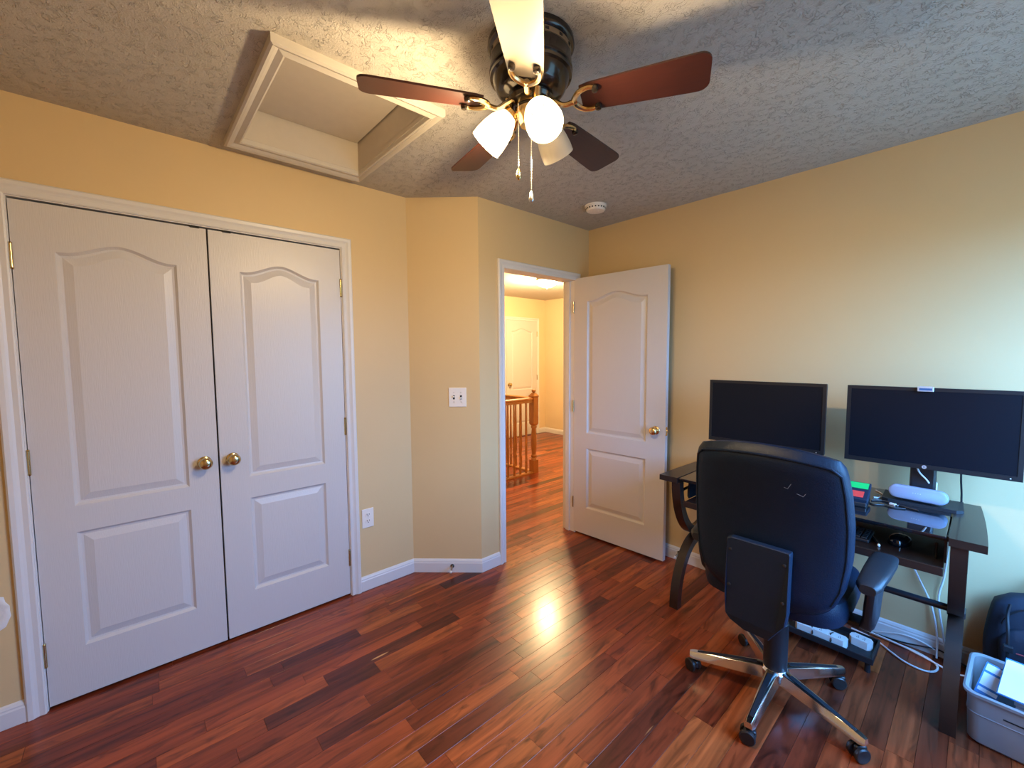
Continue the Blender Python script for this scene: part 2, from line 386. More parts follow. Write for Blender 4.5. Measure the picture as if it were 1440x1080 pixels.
# ceiling with the hole of the attic hatch
HX0, HX1, HY0, HY1 = -2.312, -1.576, 0.425, 0.968
CT = H+0.02
mb = MB().box((XA-0.72, YK-0.12, H), (HX0, YB+0.12, CT)).box((HX1, YK-0.12, H), (XC+0.12, YB+0.12, CT))
mb.box((HX0, YK-0.12, H), (HX1, HY0, CT)).box((HX0, HY1, H), (HX1, YB+0.12, CT))
tag(mb.build('ceiling', 'ceiling_texture'), 'trowel-textured off-white ceiling of the office', 'ceiling', kind='structure')
mb = MB().box((HX-0.1, 1.63, H), (XA-0.72, HY+0.1, CT)).box((XA-0.72, YB+0.12, H), (XD, HY+0.1, CT))
tag(mb.build('ceiling_hall', 'ceiling_texture'), 'textured hallway ceiling lit by the round lamp', 'ceiling', kind='structure')

# attic hatch: mitred moulding frame, four shaft boards, panel
ht = thing('attic_hatch', 'square attic access hatch with moulded frame and recessed panel in ceiling', 'hatch', ((HX0+HX1)/2, (HY0+HY1)/2, H))
hw, hd = (HX1-HX0)/2, (HY1-HY0)/2
prof = [(0.0, 0.0), (0.0, -0.020), (0.008, -0.024), (0.030, -0.018), (0.044, -0.026), (0.056, -0.030), (0.066, -0.026), (0.066, 0.0)]
cor = [(-1,-1), (1,-1), (1,1), (-1,1)]
for i in range(4):
    a, b_ = cor[i], cor[(i+1) % 4]
    rings = [[(c[0]*hw+(p*0.97 if c[0] > 0 else -p*1.18), c[1]*hd+(p*0.52 if c[1] > 0 else -p*0.85), z) for p, z in prof] for c in (a, b_)]
    MB().loft(rings).build('frame_board', 'hatch_trim', ht)
RD = 0.142
for (x0, x1, y0, y1) in ((-hw-.016, -hw, -hd-.016, hd+.016), (hw, hw+.016, -hd-.016, hd+.016), (-hw, hw, -hd-.016, -hd), (-hw, hw, hd, hd+.016)):
    MB().box((x0, y0, 0.021), (x1, y1, RD+0.03)).build('shaft_board', 'attic_board', ht)
MB().box((-hw, -hd, 0.001), (-hw+0.001, hd, 0.021)).box((hw-0.001, -hd, 0.001), (hw, hd, 0.021)).box((-hw, -hd, 0.001), (hw, -hd+0.001, 0.021)).box((-hw, hd-0.001, 0.001), (hw, hd, 0.021)).build('shaft_lip', 'attic_board', ht)
MB().box((-hw+.007, -hd+.007, RD), (hw-.007, hd-.007, RD+0.012)).build('hatch_panel', 'attic_board', ht)
MB().box((-hw-.016, -hd-.016, RD+0.03), (hw+.016, hd+.016, RD+0.04)).build('cover_board', 'dark_gap', ht)

# ------------------------------------------------------------------ casings and jambs
CAS = [(0.0, 0.0), (0.0, 0.010), (0.005, 0.013), (0.020, 0.011), (0.028, 0.014), (0.036, 0.019), (0.050, 0.020), (0.056, 0.014), (0.056, 0.0)]
def casing(name, label, xw, sgn, y0, y1, ztop, w=1.0):
    """three mitred boards round an opening in the plane x = xw; p runs outward from the opening, d off the wall"""
    t = thing(name, label, 'door trim', (xw, (y0+y1)/2, 0), kind='structure'); hw_ = (y1-y0)/2
    L_ = [[(sgn*d, -hw_-p*w, 0) for p, d in CAS], [(sgn*d, -hw_-p*w, ztop+p*w) for p, d in CAS]]
    R_ = [[(sgn*d, hw_+p*w, 0) for p, d in CAS], [(sgn*d, hw_+p*w, ztop+p*w) for p, d in CAS]]
    for nm, r in (('side_casing', L_), ('side_casing', R_), ('head_casing', [L_[1], R_[1]])):
        MB().loft(r).build(nm, 'white_trim', t)
    return t
t = casing('trim_1', 'white moulded casing around the double closet doors', XA, 1, CY0, CY1, CZ)
for s_ in (-1, 1):
    MB().box((-TH, s_*0.625-(0 if s_ < 0 else 0.004), 0), (0.001, s_*0.625+(0.004 if s_ < 0 else 0), CZ)).build('jamb', 'white_trim', t)
MB().box((-TH, -0.621, CZ-0.004), (0.001, 0.621, CZ)).build('head_jamb', 'white_trim', t)
t = casing('trim_2', 'white moulded casing around the open doorway', XD, 1, DY0+0.018, DY1-0.018, DZ-0.018)
yc = (DY0+DY1)/2; hwd = (DY1-DY0)/2
for s_ in (-1, 1):
    a, b_ = sorted((s_*hwd, s_*(hwd-0.018)))
    MB().box((-TH-0.004, a, 0), (0.002, b_, DZ)).build('jamb', 'white_trim', t)
    a, b_ = sorted((s_*(hwd-0.018), s_*(hwd-0.029)))
    MB().box((-TH+0.03, a, 0), (-0.042, b_, DZ-0.018)).build('stop_strip', 'white_trim', t)
MB().box((-TH-0.004, -hwd+0.018, DZ-0.018), (0.002, hwd-0.018, DZ)).build('head_jamb', 'white_trim', t)

# ------------------------------------------------------------------ moulded two-panel doors
def door_leaf(mb, W_, Hh, th, x0, x1, lo, hi, arch, both=False):
    """leaf in local x (width), y (thickness; face at y = 0 toward -y), z"""
    n = 24
    zl0, zl1 = lo; zu0, zu1 = hi
    xs = [x0+(x1-x0)*i/n for i in range(n+1)]
    def top(x, d=0):
        u = (x-x0)/(x1-x0); e = min(u, 1-u)*2
        s = 0 if e < 0.10 else min(1, (e-0.10)/0.90); s = s*s*(3-2*s)
        return zu1+arch*s-d
    F = []
    def quad(a, b_, c, d): F.append((a, b_, c, d))
    def q(xa, za, xb, zb): quad((xa,0,za),(xb,0,za),(xb,0,zb),(xa,0,zb))
    q(0, 0, x0, Hh); q(x1, 0, W_, Hh); q(x0, 0, x1, zl0); q(x0, zl1, x1, zu0)
    for i in range(n): quad((xs[i],0,top(xs[i])),(xs[i+1],0,top(xs[i+1])),(xs[i+1],0,Hh),(xs[i],0,Hh))
    steps = [(0.0, 0.0), (0.004, 0.005), (0.010, 0.0115), (0.018, 0.0125), (0.022, 0.0110), (0.048, 0.003)]
    def ring(d, dep, lower):
        X0, X1 = x0+d, x1-d; P = []
        if lower:
            P = [(X0, zl0+d), (X1, zl0+d), (X1, zl1-d), (X0, zl1-d)]
        else:
            P = [(X0, zu0+d), (X1, zu0+d)]
            for i in range(n, -1, -1):
                x = xs[i]; P.append((X0+(X1-X0)*(x-x0)/(x1-x0), top(x, d)))
        return [(x, dep, z) for x, z in P]
    for lower in (True, False):
        R_ = [ring(d, dep, lower) for d, dep in steps]
        for a, b_ in zip(R_, R_[1:]):
            k = len(a)
            for i in range(k): quad(a[i], a[(i+1) % k], b_[(i+1) % k], b_[i])
        F.append(tuple(R_[-1]))
    for f in F: mb.add(f, [tuple(range(len(f)))])
    mb.add([(0,0,0),(W_,0,0),(W_,th,0),(0,th,0),(0,0,Hh),(W_,0,Hh),(W_,th,Hh),(0,th,Hh)], [(0,1,2,3),(4,7,6,5),(1,5,6,2),(0,3,7,4),(3,2,6,7)])
    return mb
def knob(parent, loc, sgn, mat, sc=1.0):
    M_ = RX(PI/2*sgn)
    o = MB().lathe([(0.029*sc,0),(0.029*sc,0.003),(0.026*sc,0.006),(0.013*sc,0.008),(0.0105*sc,0.020),(0.014*sc,0.026),(0.025*sc,0.034),(0.0285*sc,0.043),(0.026*sc,0.052),(0.018*sc,0.058),(0.008*sc,0.060)], 28, M_).build('knob', mat, parent, True, loc)
    return o
def hinge(parent, loc, M_=None):
    o = MB()
    o.lathe([(0.0055,-0.045),(0.0055,0.045)], 12).lathe([(0.004,0.045),(0.0065,0.047),(0.004,0.052)], 12).lathe([(0.004,-0.052),(0.0065,-0.047),(0.004,-0.045)], 12)
    o.box((-0.018, 0.003, -0.043), (0.018, 0.006, 0.043))
    return o.build('hinge', 'brass', parent, True, loc)
# closet leaves: local x along +Y of the room, face toward +X
def closet(name, label, y0, W_, px0, px1, kn, hg):
    d = thing(name, label, 'closet door', (XA-0.004, y0, 0.012), PI/2, 'closet doors', 'structure')
    door_leaf(MB(), W_, 2.0365, 0.035, px0, px1, (0.213, 0.705), (0.816, 1.853), 0.050).build('leaf', 'door_white', d)
    knob(d, (kn, 0, 0.923), 1, 'brass')
    for z in (0.222, 1.02, 1.822): hinge(d, (hg, -0.002, z))
    return d
closet('door_1', 'white arched-panel closet door with painted hinges near the spackled wall patch', -0.3185, 0.6140, 0.115, 0.497, 0.560, -0.001)
closet('door_2', 'white arched-panel closet door beside the power outlet', 0.3030, 0.6160, 0.1215, 0.4965, 0.0535, 0.617)
mb = MB()
for y in (0.235, 0.36): mb.box((XA-0.012, y, 2.046), (XA+0.001, y+0.035, 2.0555))
mb.build('catch_plate', 'dark_gap', bpy.data.objects['trim_1']).matrix_parent_inverse = Matrix.Translation((-XA, -(CY0+CY1)/2, 0))

# entry door, swung open against the desk wall
ang = math.atan2(2.663-2.618, -1.424+2.186)
d = thing('door_3', 'white arched-panel entry door standing open beside the desk', 'door', (-2.180, 2.622, 0.014), ang, None, 'structure')
door_leaf(MB(), 0.760, 2.022, 0.035, 0.122, 0.618, (0.214, 0.694), (0.815, 1.838), 0.052).build('leaf', 'door_white', d)
knob(d, (0.692, 0, 0.907), 1, 'bright_brass'); knob(d, (0.692, 0.035, 0.907), -1, 'bright_brass')
MB().rbox((0.758, 0.006, 0.875), (0.7615, 0.029, 0.935), 0.001).rbox((0.760, 0.012, 0.895), (0.770, 0.024, 0.915), 0.003).build('latch', 'bright_brass', d)
for z in (0.24, 1.02, 1.80): MB().lathe([(0.005,-0.045),(0.005,0.045)], 12).box((-0.004,0.0,-0.044),(0.0,0.03,0.044)).build('hinge', 'brass', d, True, (-0.004, -0.004, z))

# hallway door
hy0, hy1 = 4.76, 5.50
t = casing('trim_3', 'white casing around the far hallway door', HX, 1, hy0-0.003, hy1+0.003, 2.045)
d = thing('door_4', 'white arched-panel door at the far end of the hallway', 'door', (HX+0.016, hy0, 0.016), PI/2, None, 'structure')
door_leaf(MB(), hy1-hy0, 2.026, 0.0155, 0.12, hy1-hy0-0.12, (0.214, 0.694), (0.815, 1.838), 0.052).build('leaf', 'door_white', d)
knob(d, (0.06, 0, 0.92), 1, 'brass')
for z in (0.24, 1.02, 1.80): MB().lathe([(0.006,-0.045),(0.006,0.045)], 10).build('hinge', 'brass', d, True, (hy1-hy0-0.001, -0.005, z))

# ------------------------------------------------------------------ baseboards
BBP = [(0.0, 0.0), (0.014, 0.0), (0.014, 0.062), (0.011, 0.068), (0.011, 0.074), (0.006, 0.083), (0.0, 0.088)]
def baseboard(name, label, pts, hgt=1.0):
    """pts: wall-line corners with the room on the left of the direction of travel"""
    P = [Vector((x, y, 0)) for x, y in pts]; rings = []
    nr = [Vector((-(P[i+1]-P[i]).y, (P[i+1]-P[i]).x, 0)).normalized() for i in range(len(P)-1)]
    for i in range(len(P)):
        a = nr[max(i-1, 0)]; b_ = nr[min(i, len(nr)-1)]; m_ = (a+b_).normalized(); m_ = m_/max(0.3, m_.dot(a))
        rings.append([P[i]+m_*p+Vector((0,0,z*hgt)) for p, z in BBP])
    return tag(MB().loft(rings).build(name, 'white_trim'), label, 'baseboard', kind='structure')
# mitre helper: shared corner ends
def bb_run(names, labels, pts):
    P = [Vector((x, y, 0)) for x, y in pts]
    nr = [Vector((-(P[i+1]-P[i]).y, (P[i+1]-P[i]).x, 0)).normalized() for i in range(len(P)-1)]
    for k in range(len(P)-1):
        rings = []
        for i in (k, k+1):
            a = nr[max(i-1, 0)]; b_ = nr[min(i, len(nr)-1)]; m_ = (a+b_).normalized(); m_ = m_/max(0.3, m_.dot(nr[k]))
            rings.append([P[i]+m_*p+Vector((0,0,z)) for p, z in BBP])
        tag(MB().loft(rings).build(names[k], 'white_trim'), labels[k], 'baseboard', kind='structure')
bb_run(['baseboard_door', 'baseboard_angled', 'baseboard_left'],
       ['short white baseboard against the doorway casing', 'white baseboard of the angled wall with a spring door stop', 'white baseboard under the power outlet'],
       [(XD, DY0-0.038), (XD, Y2), (XA, Y1), (XA, CY1+0.056)])
bb_run(['baseboard_patch', 'baseboard_back', 'baseboard_window', 'baseboard_right', 'baseboard_behind_door'],
       ['white baseboard beneath the spackled wall patch', 'white baseboard of the wall opposite the desk', 'white baseboard below the window', 'white baseboard behind the desk', 'short white baseboard hidden behind the open door'],
       [(XA, CY0-0.056), (XA, YK), (XC, YK), (XC, YB), (XD, YB), (XD, DY1+0.038)])
bb_run(['baseboard_hall_right', 'baseboard_hall_far'], ['white hallway baseboard on the wall without a door', 'white hallway baseboard beside the far door'],
       [(XD-TH, HY), (HX, HY), (HX, hy1+0.06)])

# ------------------------------------------------------------------ window (outside the frame; the source of the daylight)
wn = thing('window_1', 'white double-hung window in the wall beside the desk', 'window', (XC, (WY0+WY1)/2, WZ0), kind='structure')
ww, wh = (WY1-WY0)/2, WZ1-WZ0
for s_ in (-1, 1):
    a, b_ = sorted((s_*ww, s_*(ww-0.04)))
    MB().box((0.02, a, 0), (0.11, b_, wh)).build('side_frame', 'white_trim', wn)
    a, b_ = sorted((s_*ww, s_*(ww+0.056)))
    MB().rbox((-0.018, a, -0.03), (0.0, b_, wh+0.056), 0.004).build('side_casing', 'white_trim', wn)
MB().box((0.02, -ww+0.04, wh-0.04), (0.11, ww-0.04, wh)).build('head_frame', 'white_trim', wn)
MB().rbox((-0.018, -ww, wh), (0.0, ww, wh+0.056), 0.004).build('head_casing', 'white_trim', wn)
MB().rbox((-0.045, -ww-0.07, -0.03), (0.10, ww+0.07, 0.0), 0.006).build('sill', 'white_trim', wn)
for k, (z0, z1, x0) in enumerate(((0.0, wh/2+0.02, 0.03), (wh/2-0.02, wh-0.04, 0.065))):
    y0_, y1_ = -ww+0.04, ww-0.04
    f = MB().box((x0, y0_, z0), (x0+0.03, y0_+0.04, z1)).box((x0, y1_-0.04, z0), (x0+0.03, y1_, z1)).box((x0, y0_+0.04, z0), (x0+0.03, y1_-0.04, z0+0.04)).box((x0, y0_+0.04, z1-0.04), (x0+0.03, y1_-0.04, z1)).build('sash', 'white_trim', wn)
    MB().box((x0+0.012, y0_+0.04, z0+0.04), (x0+0.016, y1_-0.04, z1-0.04)).build('pane', 'pane_glass', f)

# ------------------------------------------------------------------ ceiling fan with three-light kit
FX, FY, ZB = -1.025, 1.01, 2.243
fan = thing('ceiling_fan', 'bronze ceiling fan with five wooden blades and three glass lamp shades', 'ceiling fan', (FX, FY, H))
def zz(z): return z-H
hs = MB().lathe([(0.10,0.0),(0.138,0.0),(0.140,zz(2.425)),(0.136,zz(2.418)),(0.128,zz(2.414)),(0.126,zz(2.396)),(0.130,zz(2.392)),(0.131,zz(2.362)),(0.134,zz(2.358)),
                 (0.134,zz(2.350)),(0.130,zz(2.347)),(0.133,zz(2.342)),(0.132,zz(2.334)),(0.124,zz(2.330)),(0.112,zz(2.300)),(0.098,zz(2.284)),(0.060,zz(2.276)),(0.02,zz(2.276))], 48).build('motor_housing', 'bronze', fan, True)
MB().lathe([(0.1262,zz(2.4135)),(0.1292,zz(2.413)),(0.1292,zz(2.397)),(0.1262,zz(2.3965))], 48, cap=False).build('vent_band', 'bronze_band', hs, True)
slot = None
for k in range(16):
    a = 2*PI*k/16
    M_ = RZ(a) @ T(0.1295, 0, zz(2.405))
    if slot is None: slot = MB().box((-0.002,-0.006,-0.004),(0.001,0.006,0.004)).build('vent_slot', 'dark_gap', hs)
    o = slot if k == 0 else inst(slot, hs)
    o.location = M_.translation; o.rotation_euler = (0,0,a)
MB().lathe([(0.055,zz(2.277)),(0.072,zz(2.276)),(0.076,zz(2.266)),(0.070,zz(2.256)),(0.05,zz(2.254))], 40).build('flywheel', 'bronze', fan, True)
sw = MB().lathe([(0.040,zz(2.258)),(0.049,zz(2.254)),(0.050,zz(2.222)),(0.046,zz(2.214)),(0.040,zz(2.206)),(0.034,zz(2.190)),(0.020,zz(2.182)),(0.010,zz(2.180))], 36).build('switch_housing', 'bright_brass', fan, True)
MB().lathe([(0.0505,zz(2.246)),(0.052,zz(2.244)),(0.052,zz(2.238)),(0.0505,zz(2.236))], 36, cap=False).build('dark_ring', 'bronze', sw, True)
MB().lathe([(0.008,zz(2.182)),(0.011,zz(2.176)),(0.008,zz(2.168)),(0.003,zz(2.164))], 16).build('finial', 'bronze', sw, True)
# blade outline: root at r 0.165, tip at r 0.533
def blade_outline():
    o = [(0.165,-0.046),(0.19,-0.052),(0.30,-0.058),(0.48,-0.066)]
    for k in range(7):
        a = -PI/2+PI/2*k/6; o.append((0.503+0.030*math.cos(a), -0.036+0.030*math.sin(a)))
    for k in range(7):
        a = PI/2*k/6; o.append((0.503+0.030*math.cos(a), 0.036+0.030*math.sin(a)))
    return o+[(0.48,0.066),(0.30,0.058),(0.19,0.052),(0.165,0.046)]
bl_me = MB().prism(blade_outline(), -0.003, 0.003).mesh('blade', 'blade_wood')
bl_glare = bl_me.copy(); bl_glare.materials.clear(); bl_glare.materials.append(MATS['blade_glare'])
# iron: an arm that dips from the flywheel, then a horseshoe ending in two round bosses
arm = spline([(0.060,0,0.020),(0.085,0,0.004),(0.110,0,-0.012),(0.135,0,-0.010),(0.150,0,-0.006)], 5)
irm = MB().tube(arm, [0.010-0.002*math.sin(PI*i/(len(arm)-1)) for i in range(len(arm))], 8)
shoe = spline([(0.215,-0.036,-0.0085),(0.195,-0.043,-0.008),(0.168,-0.036,-0.008),(0.148,-0.016,-0.008),(0.143,0,-0.008),(0.148,0.016,-0.008),(0.168,0.036,-0.008),(0.195,0.043,-0.008),(0.215,0.036,-0.0085)], 5)
irm.tube(shoe, [0.0055+0.0035*math.sin(PI*i/(len(shoe)-1)) for i in range(len(shoe))], 8)
ir_me = irm.mesh('blade_iron', 'bright_brass', True)
bo_me = MB().lathe([(0.0105,-0.003),(0.0115,-0.009),(0.009,-0.016),(0.004,-0.018)], 14).mesh('boss', 'bronze', True)
for k, az in enumerate((-49.0, 27.8, 98.5, 169.0, -117.0)):
    bo = bpy.data.objects.new('blade', bl_glare if k == 0 else bl_me); COL.objects.link(bo); bo.parent = fan
    bo.location = (0,0,zz(ZB)); bo.rotation_mode = 'XYZ'
    bo.rotation_euler = (RZ(math.radians(az)) @ RX(math.radians(-12))).to_euler()
    if k == 0: bo['label'] = 'wooden fan blade with its glare painted pale cream'
    ir = bpy.data.objects.new('blade_iron', ir_me); COL.objects.link(ir); ir.parent = bo
    for s_ in (-1, 1):
        b2 = bpy.data.objects.new('boss', bo_me); COL.objects.link(b2); b2.parent = bo; b2.location = (0.213, 0.036*s_, -0.002)
# three lamp arms, shades and bulbs
sh_prof = [(0.019,0.0),(0.026,0.004),(0.036,0.019),(0.046,0.042),(0.052,0.070),(0.055,0.098),(0.055,0.122)]
shp = sh_prof + [(r-0.003, z) for r, z in reversed(sh_prof)]
for k, az in enumerate((-29.0, 96.0, -142.0)):
    lit = k != 1
    M_ = RZ(math.radians(az)) @ T(0.064, 0, zz(2.214 if k == 0 else 2.238)) @ RY(math.radians(90+47))     # local z runs out and down
    nm = 'lamp_shade'
    MB().tube([(-0.045,0,-0.03),(-0.02,0,-0.014),(0,0,0.004)], 0.011, 10, M_).lathe([(0.014,-0.006),(0.024,-0.002),(0.026,0.010),(0.021,0.018)], 24, M_).build('lamp_arm', 'bright_brass', fan, True)
    sh = MB().lathe(shp, 40, M_ @ T(0,0,0.008), cap=False).build(nm, 'shade_lit' if lit else 'shade_unlit', fan, True)
    sh['label'] = 'glowing white glass shade' if lit else 'unlit frosted glass shade'
    MB().lathe([(0.012,0.02),(0.013,0.045),(0.022,0.062),(0.029,0.085),(0.027,0.102),(0.016,0.113),(0.004,0.116)], 24, M_).build('bulb', 'bulb_lit' if lit else 'chalk_white', sh, True)
    if lit:
        lp = bpy.data.lights.new('fan_bulb_light', 'POINT'); lp.energy = FAN_W; lp.color = WARM; lp.shadow_soft_size = 0.028
        lo = bpy.data.objects.new('fan_bulb_light', lp); COL.objects.link(lo); lo.parent = fan; lo.location = (M_ @ Vector((0,0,0.150)))
def chain(px, py, z0, z1, lab):
    c = MB().tube([(px,py,zz(z0)),(px,py,zz(z1))], 0.0014, 6)
    for i in range(int((z0-z1)/0.008)): c.lathe([(0.0008,0.0022),(0.0021,0.001),(0.0021,-0.001),(0.0008,-0.0022)], 6, T(px,py,zz(z0-0.008*i-0.004)))
    o = c.build('pull_chain', 'steel', fan, True)
    MB().lathe([(0.002,0.0),(0.004,-0.004),(0.007,-0.016),(0.009,-0.024),(0.008,-0.031),(0.003,-0.036)], 14, T(px,py,zz(z1)+0.001)).build('pendant', lab, o, True)
chain(0.006, -0.061, 2.235, 2.036, 'brass')
chain(0.040, -0.038, 2.230, 1.962, 'steel')

# smoke detector
sm = thing('smoke_detector', 'round white smoke detector on the ceiling above the doorway', 'smoke detector', (-1.79, 2.37, H))
MB().lathe([(0.06,0),(0.072,0),(0.072,-0.010),(0.066,-0.013),(0.02,-0.013)], 36).build('mounting_plate', 'plate_white', sm, True)
MB().lathe([(0.05,-0.012),(0.065,-0.013),(0.064,-0.030),(0.057,-0.038),(0.03,-0.041),(0.006,-0.041)], 36).build('cover', 'plate_white', sm, True)
v_ = MB()
for k in range(20):
    a = 2*PI*k/20; v_.box((0.0635,-0.005,-0.027),(0.0652,0.005,-0.019), RZ(a))
v_.build('vent_slots', 'dark_gap', sm)
MB().lathe([(0.008,-0.041),(0.008,-0.0425),(0.002,-0.043)], 14, T(0.02,0.01,0)).build('test_button', 'plate_white', sm, True)

# ------------------------------------------------------------------ wall plates, door stops, spackle
dirw = Vector((XD-XA, Y2-Y1, 0)).normalized(); aw = math.atan2(dirw.y, dirw.x)      # local x along the wall, -y into the room
sp_ = Vector((-2.281, 1.5705, 1.172)); base = Vector((XA, Y1, 0)); q_ = base+dirw*((sp_-base).dot(dirw))
sw_ = thing('light_switch', 'white double toggle light switch on the angled wall', 'light switch', (q_.x, q_.y, 1.172), aw)
MB().rbox((-0.0575,-0.006,-0.0625),(0.0575,0.0,0.0625), 0.003).build('plate', 'plate_white', sw_)
for x in (-0.023, 0.023):
    MB().box((x-0.006,-0.0066,-0.013),(x+0.006,-0.005,0.013)).build('toggle_slot', 'dark_gap', sw_)
    MB().rbox((x-0.0045,-0.020,-0.005),(x+0.0045,-0.005,0.005), 0.002, 2, T(0,0,0.004 if x < 0 else -0.004)).build('toggle', 'plate_white', sw_)
    for z in (-0.031, 0.031): MB().lathe([(0.0035,0),(0.0035,0.0015),(0.001,0.002)], 10, T(x,-0.0055,z) @ RX(PI/2)).build('screw', 'steel', sw_)
ou = thing('power_outlet', 'white duplex power outlet beside the closet casing', 'power outlet', (XA, 1.037, 0.449), PI/2)
MB().rbox((-0.037,-0.006,-0.059),(0.037,0.0,0.059), 0.003).build('plate', 'plate_white', ou)
for z in (-0.0195, 0.0195):
    r_ = MB().prism(sup(0.017, 0.0145, 3.0, 24), 0.0055, 0.0085, T(0,0,z) @ RX(PI/2)).build('receptacle', 'plate_white', ou)
    MB().box((-0.0085,-0.0092,z+0.000),(-0.0055,-0.008,z+0.010)).box((0.0055,-0.0092,z+0.001),(0.0085,-0.008,z+0.009)).lathe([(0.003,0),(0.003,0.001)], 10, T(0,-0.0082,z-0.006) @ RX(PI/2)).build('slots', 'dark_gap', r_)
MB().lathe([(0.003,0),(0.003,0.0015),(0.001,0.002)], 10, T(0,-0.0055,0) @ RX(PI/2)).build('screw', 'steel', ou)
def door_stop(loc, rz, label):
    d = thing('door_stop', label, 'door stop', loc, rz)
    MB().lathe([(0.013,0),(0.013,0.002),(0.006,0.006),(0.004,0.008)], 16, RX(PI/2)).build('base', 'bronze', d, True)
    pts = [(0.0050*math.cos(i*0.9), -0.006-0.0007*i, 0.0050*math.sin(i*0.9)-0.00012*i) for i in range(72)]
    MB().tube(pts, 0.0013, 5).build('spring', 'bronze_band', d, True)
    MB().lathe([(0.006,0),(0.008,0.003),(0.008,0.010),(0.005,0.014)], 14, T(0,-0.056,-0.009) @ RX(PI/2)).build('tip', 'plate_white', d, True)
q2 = base+dirw*0.262; nrm = Vector((dirw.y, -dirw.x, 0))
door_stop((q2.x+nrm.x*0.014, q2.y+nrm.y*0.014, 0.045), aw, 'spring door stop on the baseboard of the angled wall')
door_stop((-1.365, YB-0.014, 0.055), 0, 'spring door stop on the baseboard behind the open door')
# spackled patch on the wall left of the closet: a thin uneven dab of filler
rn = random.Random(4); bm_ = MB(); k = 22
def dab(s, h):
    return [(h, s*(0.050+0.012*rn.random())*math.cos(2*PI*j/k), s*(0.068+0.014*rn.random())*math.sin(2*PI*j/k)) for j in range(k)]
o = bm_.loft([dab(1.0, 0.0002), dab(0.93, 0.0025), dab(0.74, 0.0035), dab(0.60, 0.001), dab(0.3, 0.0012)]).build('spackle_patch', 'spackle', None, True)
o.parent = wl; o.location = (XA, -0.452, 0.462); o['label'] = 'rough white spackle patch'

# ------------------------------------------------------------------ hallway: railing, newel, lamp
HXR = -3.648; NY = 3.628
nw = thing('newel_post', 'turned oak newel post with pointed cap where the two rails meet', 'newel post', (HXR, NY, 0))
MB().box((-.04,-.04,0),(.04,.04,0.16)).build('lower_block', 'rail_oak', nw)
MB().lathe([(0.036,0.16),(0.034,0.175),(0.026,0.185),(0.037,0.200),(0.037,0.215),(0.025,0.228),(0.033,0.30),(0.036,0.36),(0.033,0.46),(0.027,0.53),(0.027,0.55),(0.036,0.558),(0.036,0.575),(0.028,0.59)], 20).build('turned_shaft', 'rail_oak', nw, True)
MB().loft([[(x*s_,y*s_,z) for x, y in ((-1,-1),(1,-1),(1,1),(-1,1))] for s_, z in ((0.028,0.585),(0.040,0.61),(0.040,0.93),(0.044,0.935),(0.044,0.95),(0.016,0.985))]).build('upper_block', 'rail_oak', nw)
MB().lathe([(0.012,0.983),(0.016,0.99),(0.024,1.0),(0.026,1.010),(0.022,1.02),(0.008,1.026)], 16).build('finial', 'rail_oak', nw, True)
RAIL = [(-0.030,0),(-0.022,-0.012),(-0.024,-0.040),(0.024,-0.040),(0.022,-0.012),(0.030,0),(0.026,0.014),(0.010,0.022),(-0.010,0.022),(-0.026,0.014)]
def baluster_mesh():
    return MB().lathe([(0.014,0.0),(0.014,0.10),(0.010,0.115),(0.015,0.13),(0.015,0.145),(0.009,0.16),(0.013,0.24),(0.014,0.30),(0.0095,0.80),(0.009,0.875)], 10).mesh('baluster', 'rail_oak', True)
bal = baluster_mesh()
def railing(label, a, b_, step, n, off):
    t = thing('railing', label, 'railing', (a[0], a[1], 0)); A_, B_ = Vector((*a, 0)), Vector((*b_, 0)); dv = (B_-A_).normalized(); sd = Vector((-dv.y, dv.x, 0)); L_ = (B_-A_).length
    MB().loft([[dv*s + sd*p + Vector((0,0,0.908+z)) for p, z in RAIL] for s in (0.041, L_)]).build('handrail', 'rail_oak', t)
    MB().loft([[dv*s + sd*p + Vector((0,0,z)) for p, z in ((-.035,0),(.035,0),(.035,.012),(.025,.020),(-.025,.020),(-.035,.012))] for s in (0.041, L_)]).build('shoe_rail', 'rail_oak', t)
    for i in range(n):
        o = bpy.data.objects.new('baluster', bal); COL.objects.link(o); o.parent = t; v = dv*(off+i*step); o.location = (v.x, v.y, 0.012)
railing('oak railing in front of the stairwell, nearer the doorway', (HXR, NY), (HXR, 1.74), 0.0965, 18, 0.132)
railing('oak railing running behind the newel post toward the far door', (HXR, NY), (HX, NY), 0.0965, 17, 0.132)
hl = thing('hall_ceiling_light', 'glowing round flush ceiling lamp in the hallway', 'ceiling lamp', (-3.90, 4.13, H))
MB().lathe([(0.05,0),(0.135,0),(0.140,-0.010),(0.128,-0.022),(0.10,-0.026)], 32).build('canopy', 'brass', hl, True)
gp = []
for i in range(10):
    a = PI/2*i/9; gp.append((0.13*math.cos(a)**0.8 if i < 9 else 0.004, -0.026-0.085*math.sin(a)))
MB().loft([[(r*(1+0.035*math.cos(10*2*PI*j/60))*math.cos(2*PI*j/60), r*(1+0.035*math.cos(10*2*PI*j/60))*math.sin(2*PI*j/60), z) for j in range(60)] for r, z in gp]).build('glass_bowl', 'hall_shade', hl, True)
MB().lathe([(0.012,-0.108),(0.014,-0.116),(0.006,-0.126)], 14).build('finial', 'brass', hl, True)
lp = bpy.data.lights.new('hall_lamp_light', 'POINT'); lp.energy = HALL_W; lp.color = (1.0, 0.72, 0.37); lp.shadow_soft_size = 0.10
lo = bpy.data.objects.new('hall_lamp_light', lp); COL.objects.link(lo); lo.parent = hl; lo.location = (0, 0, -0.24)

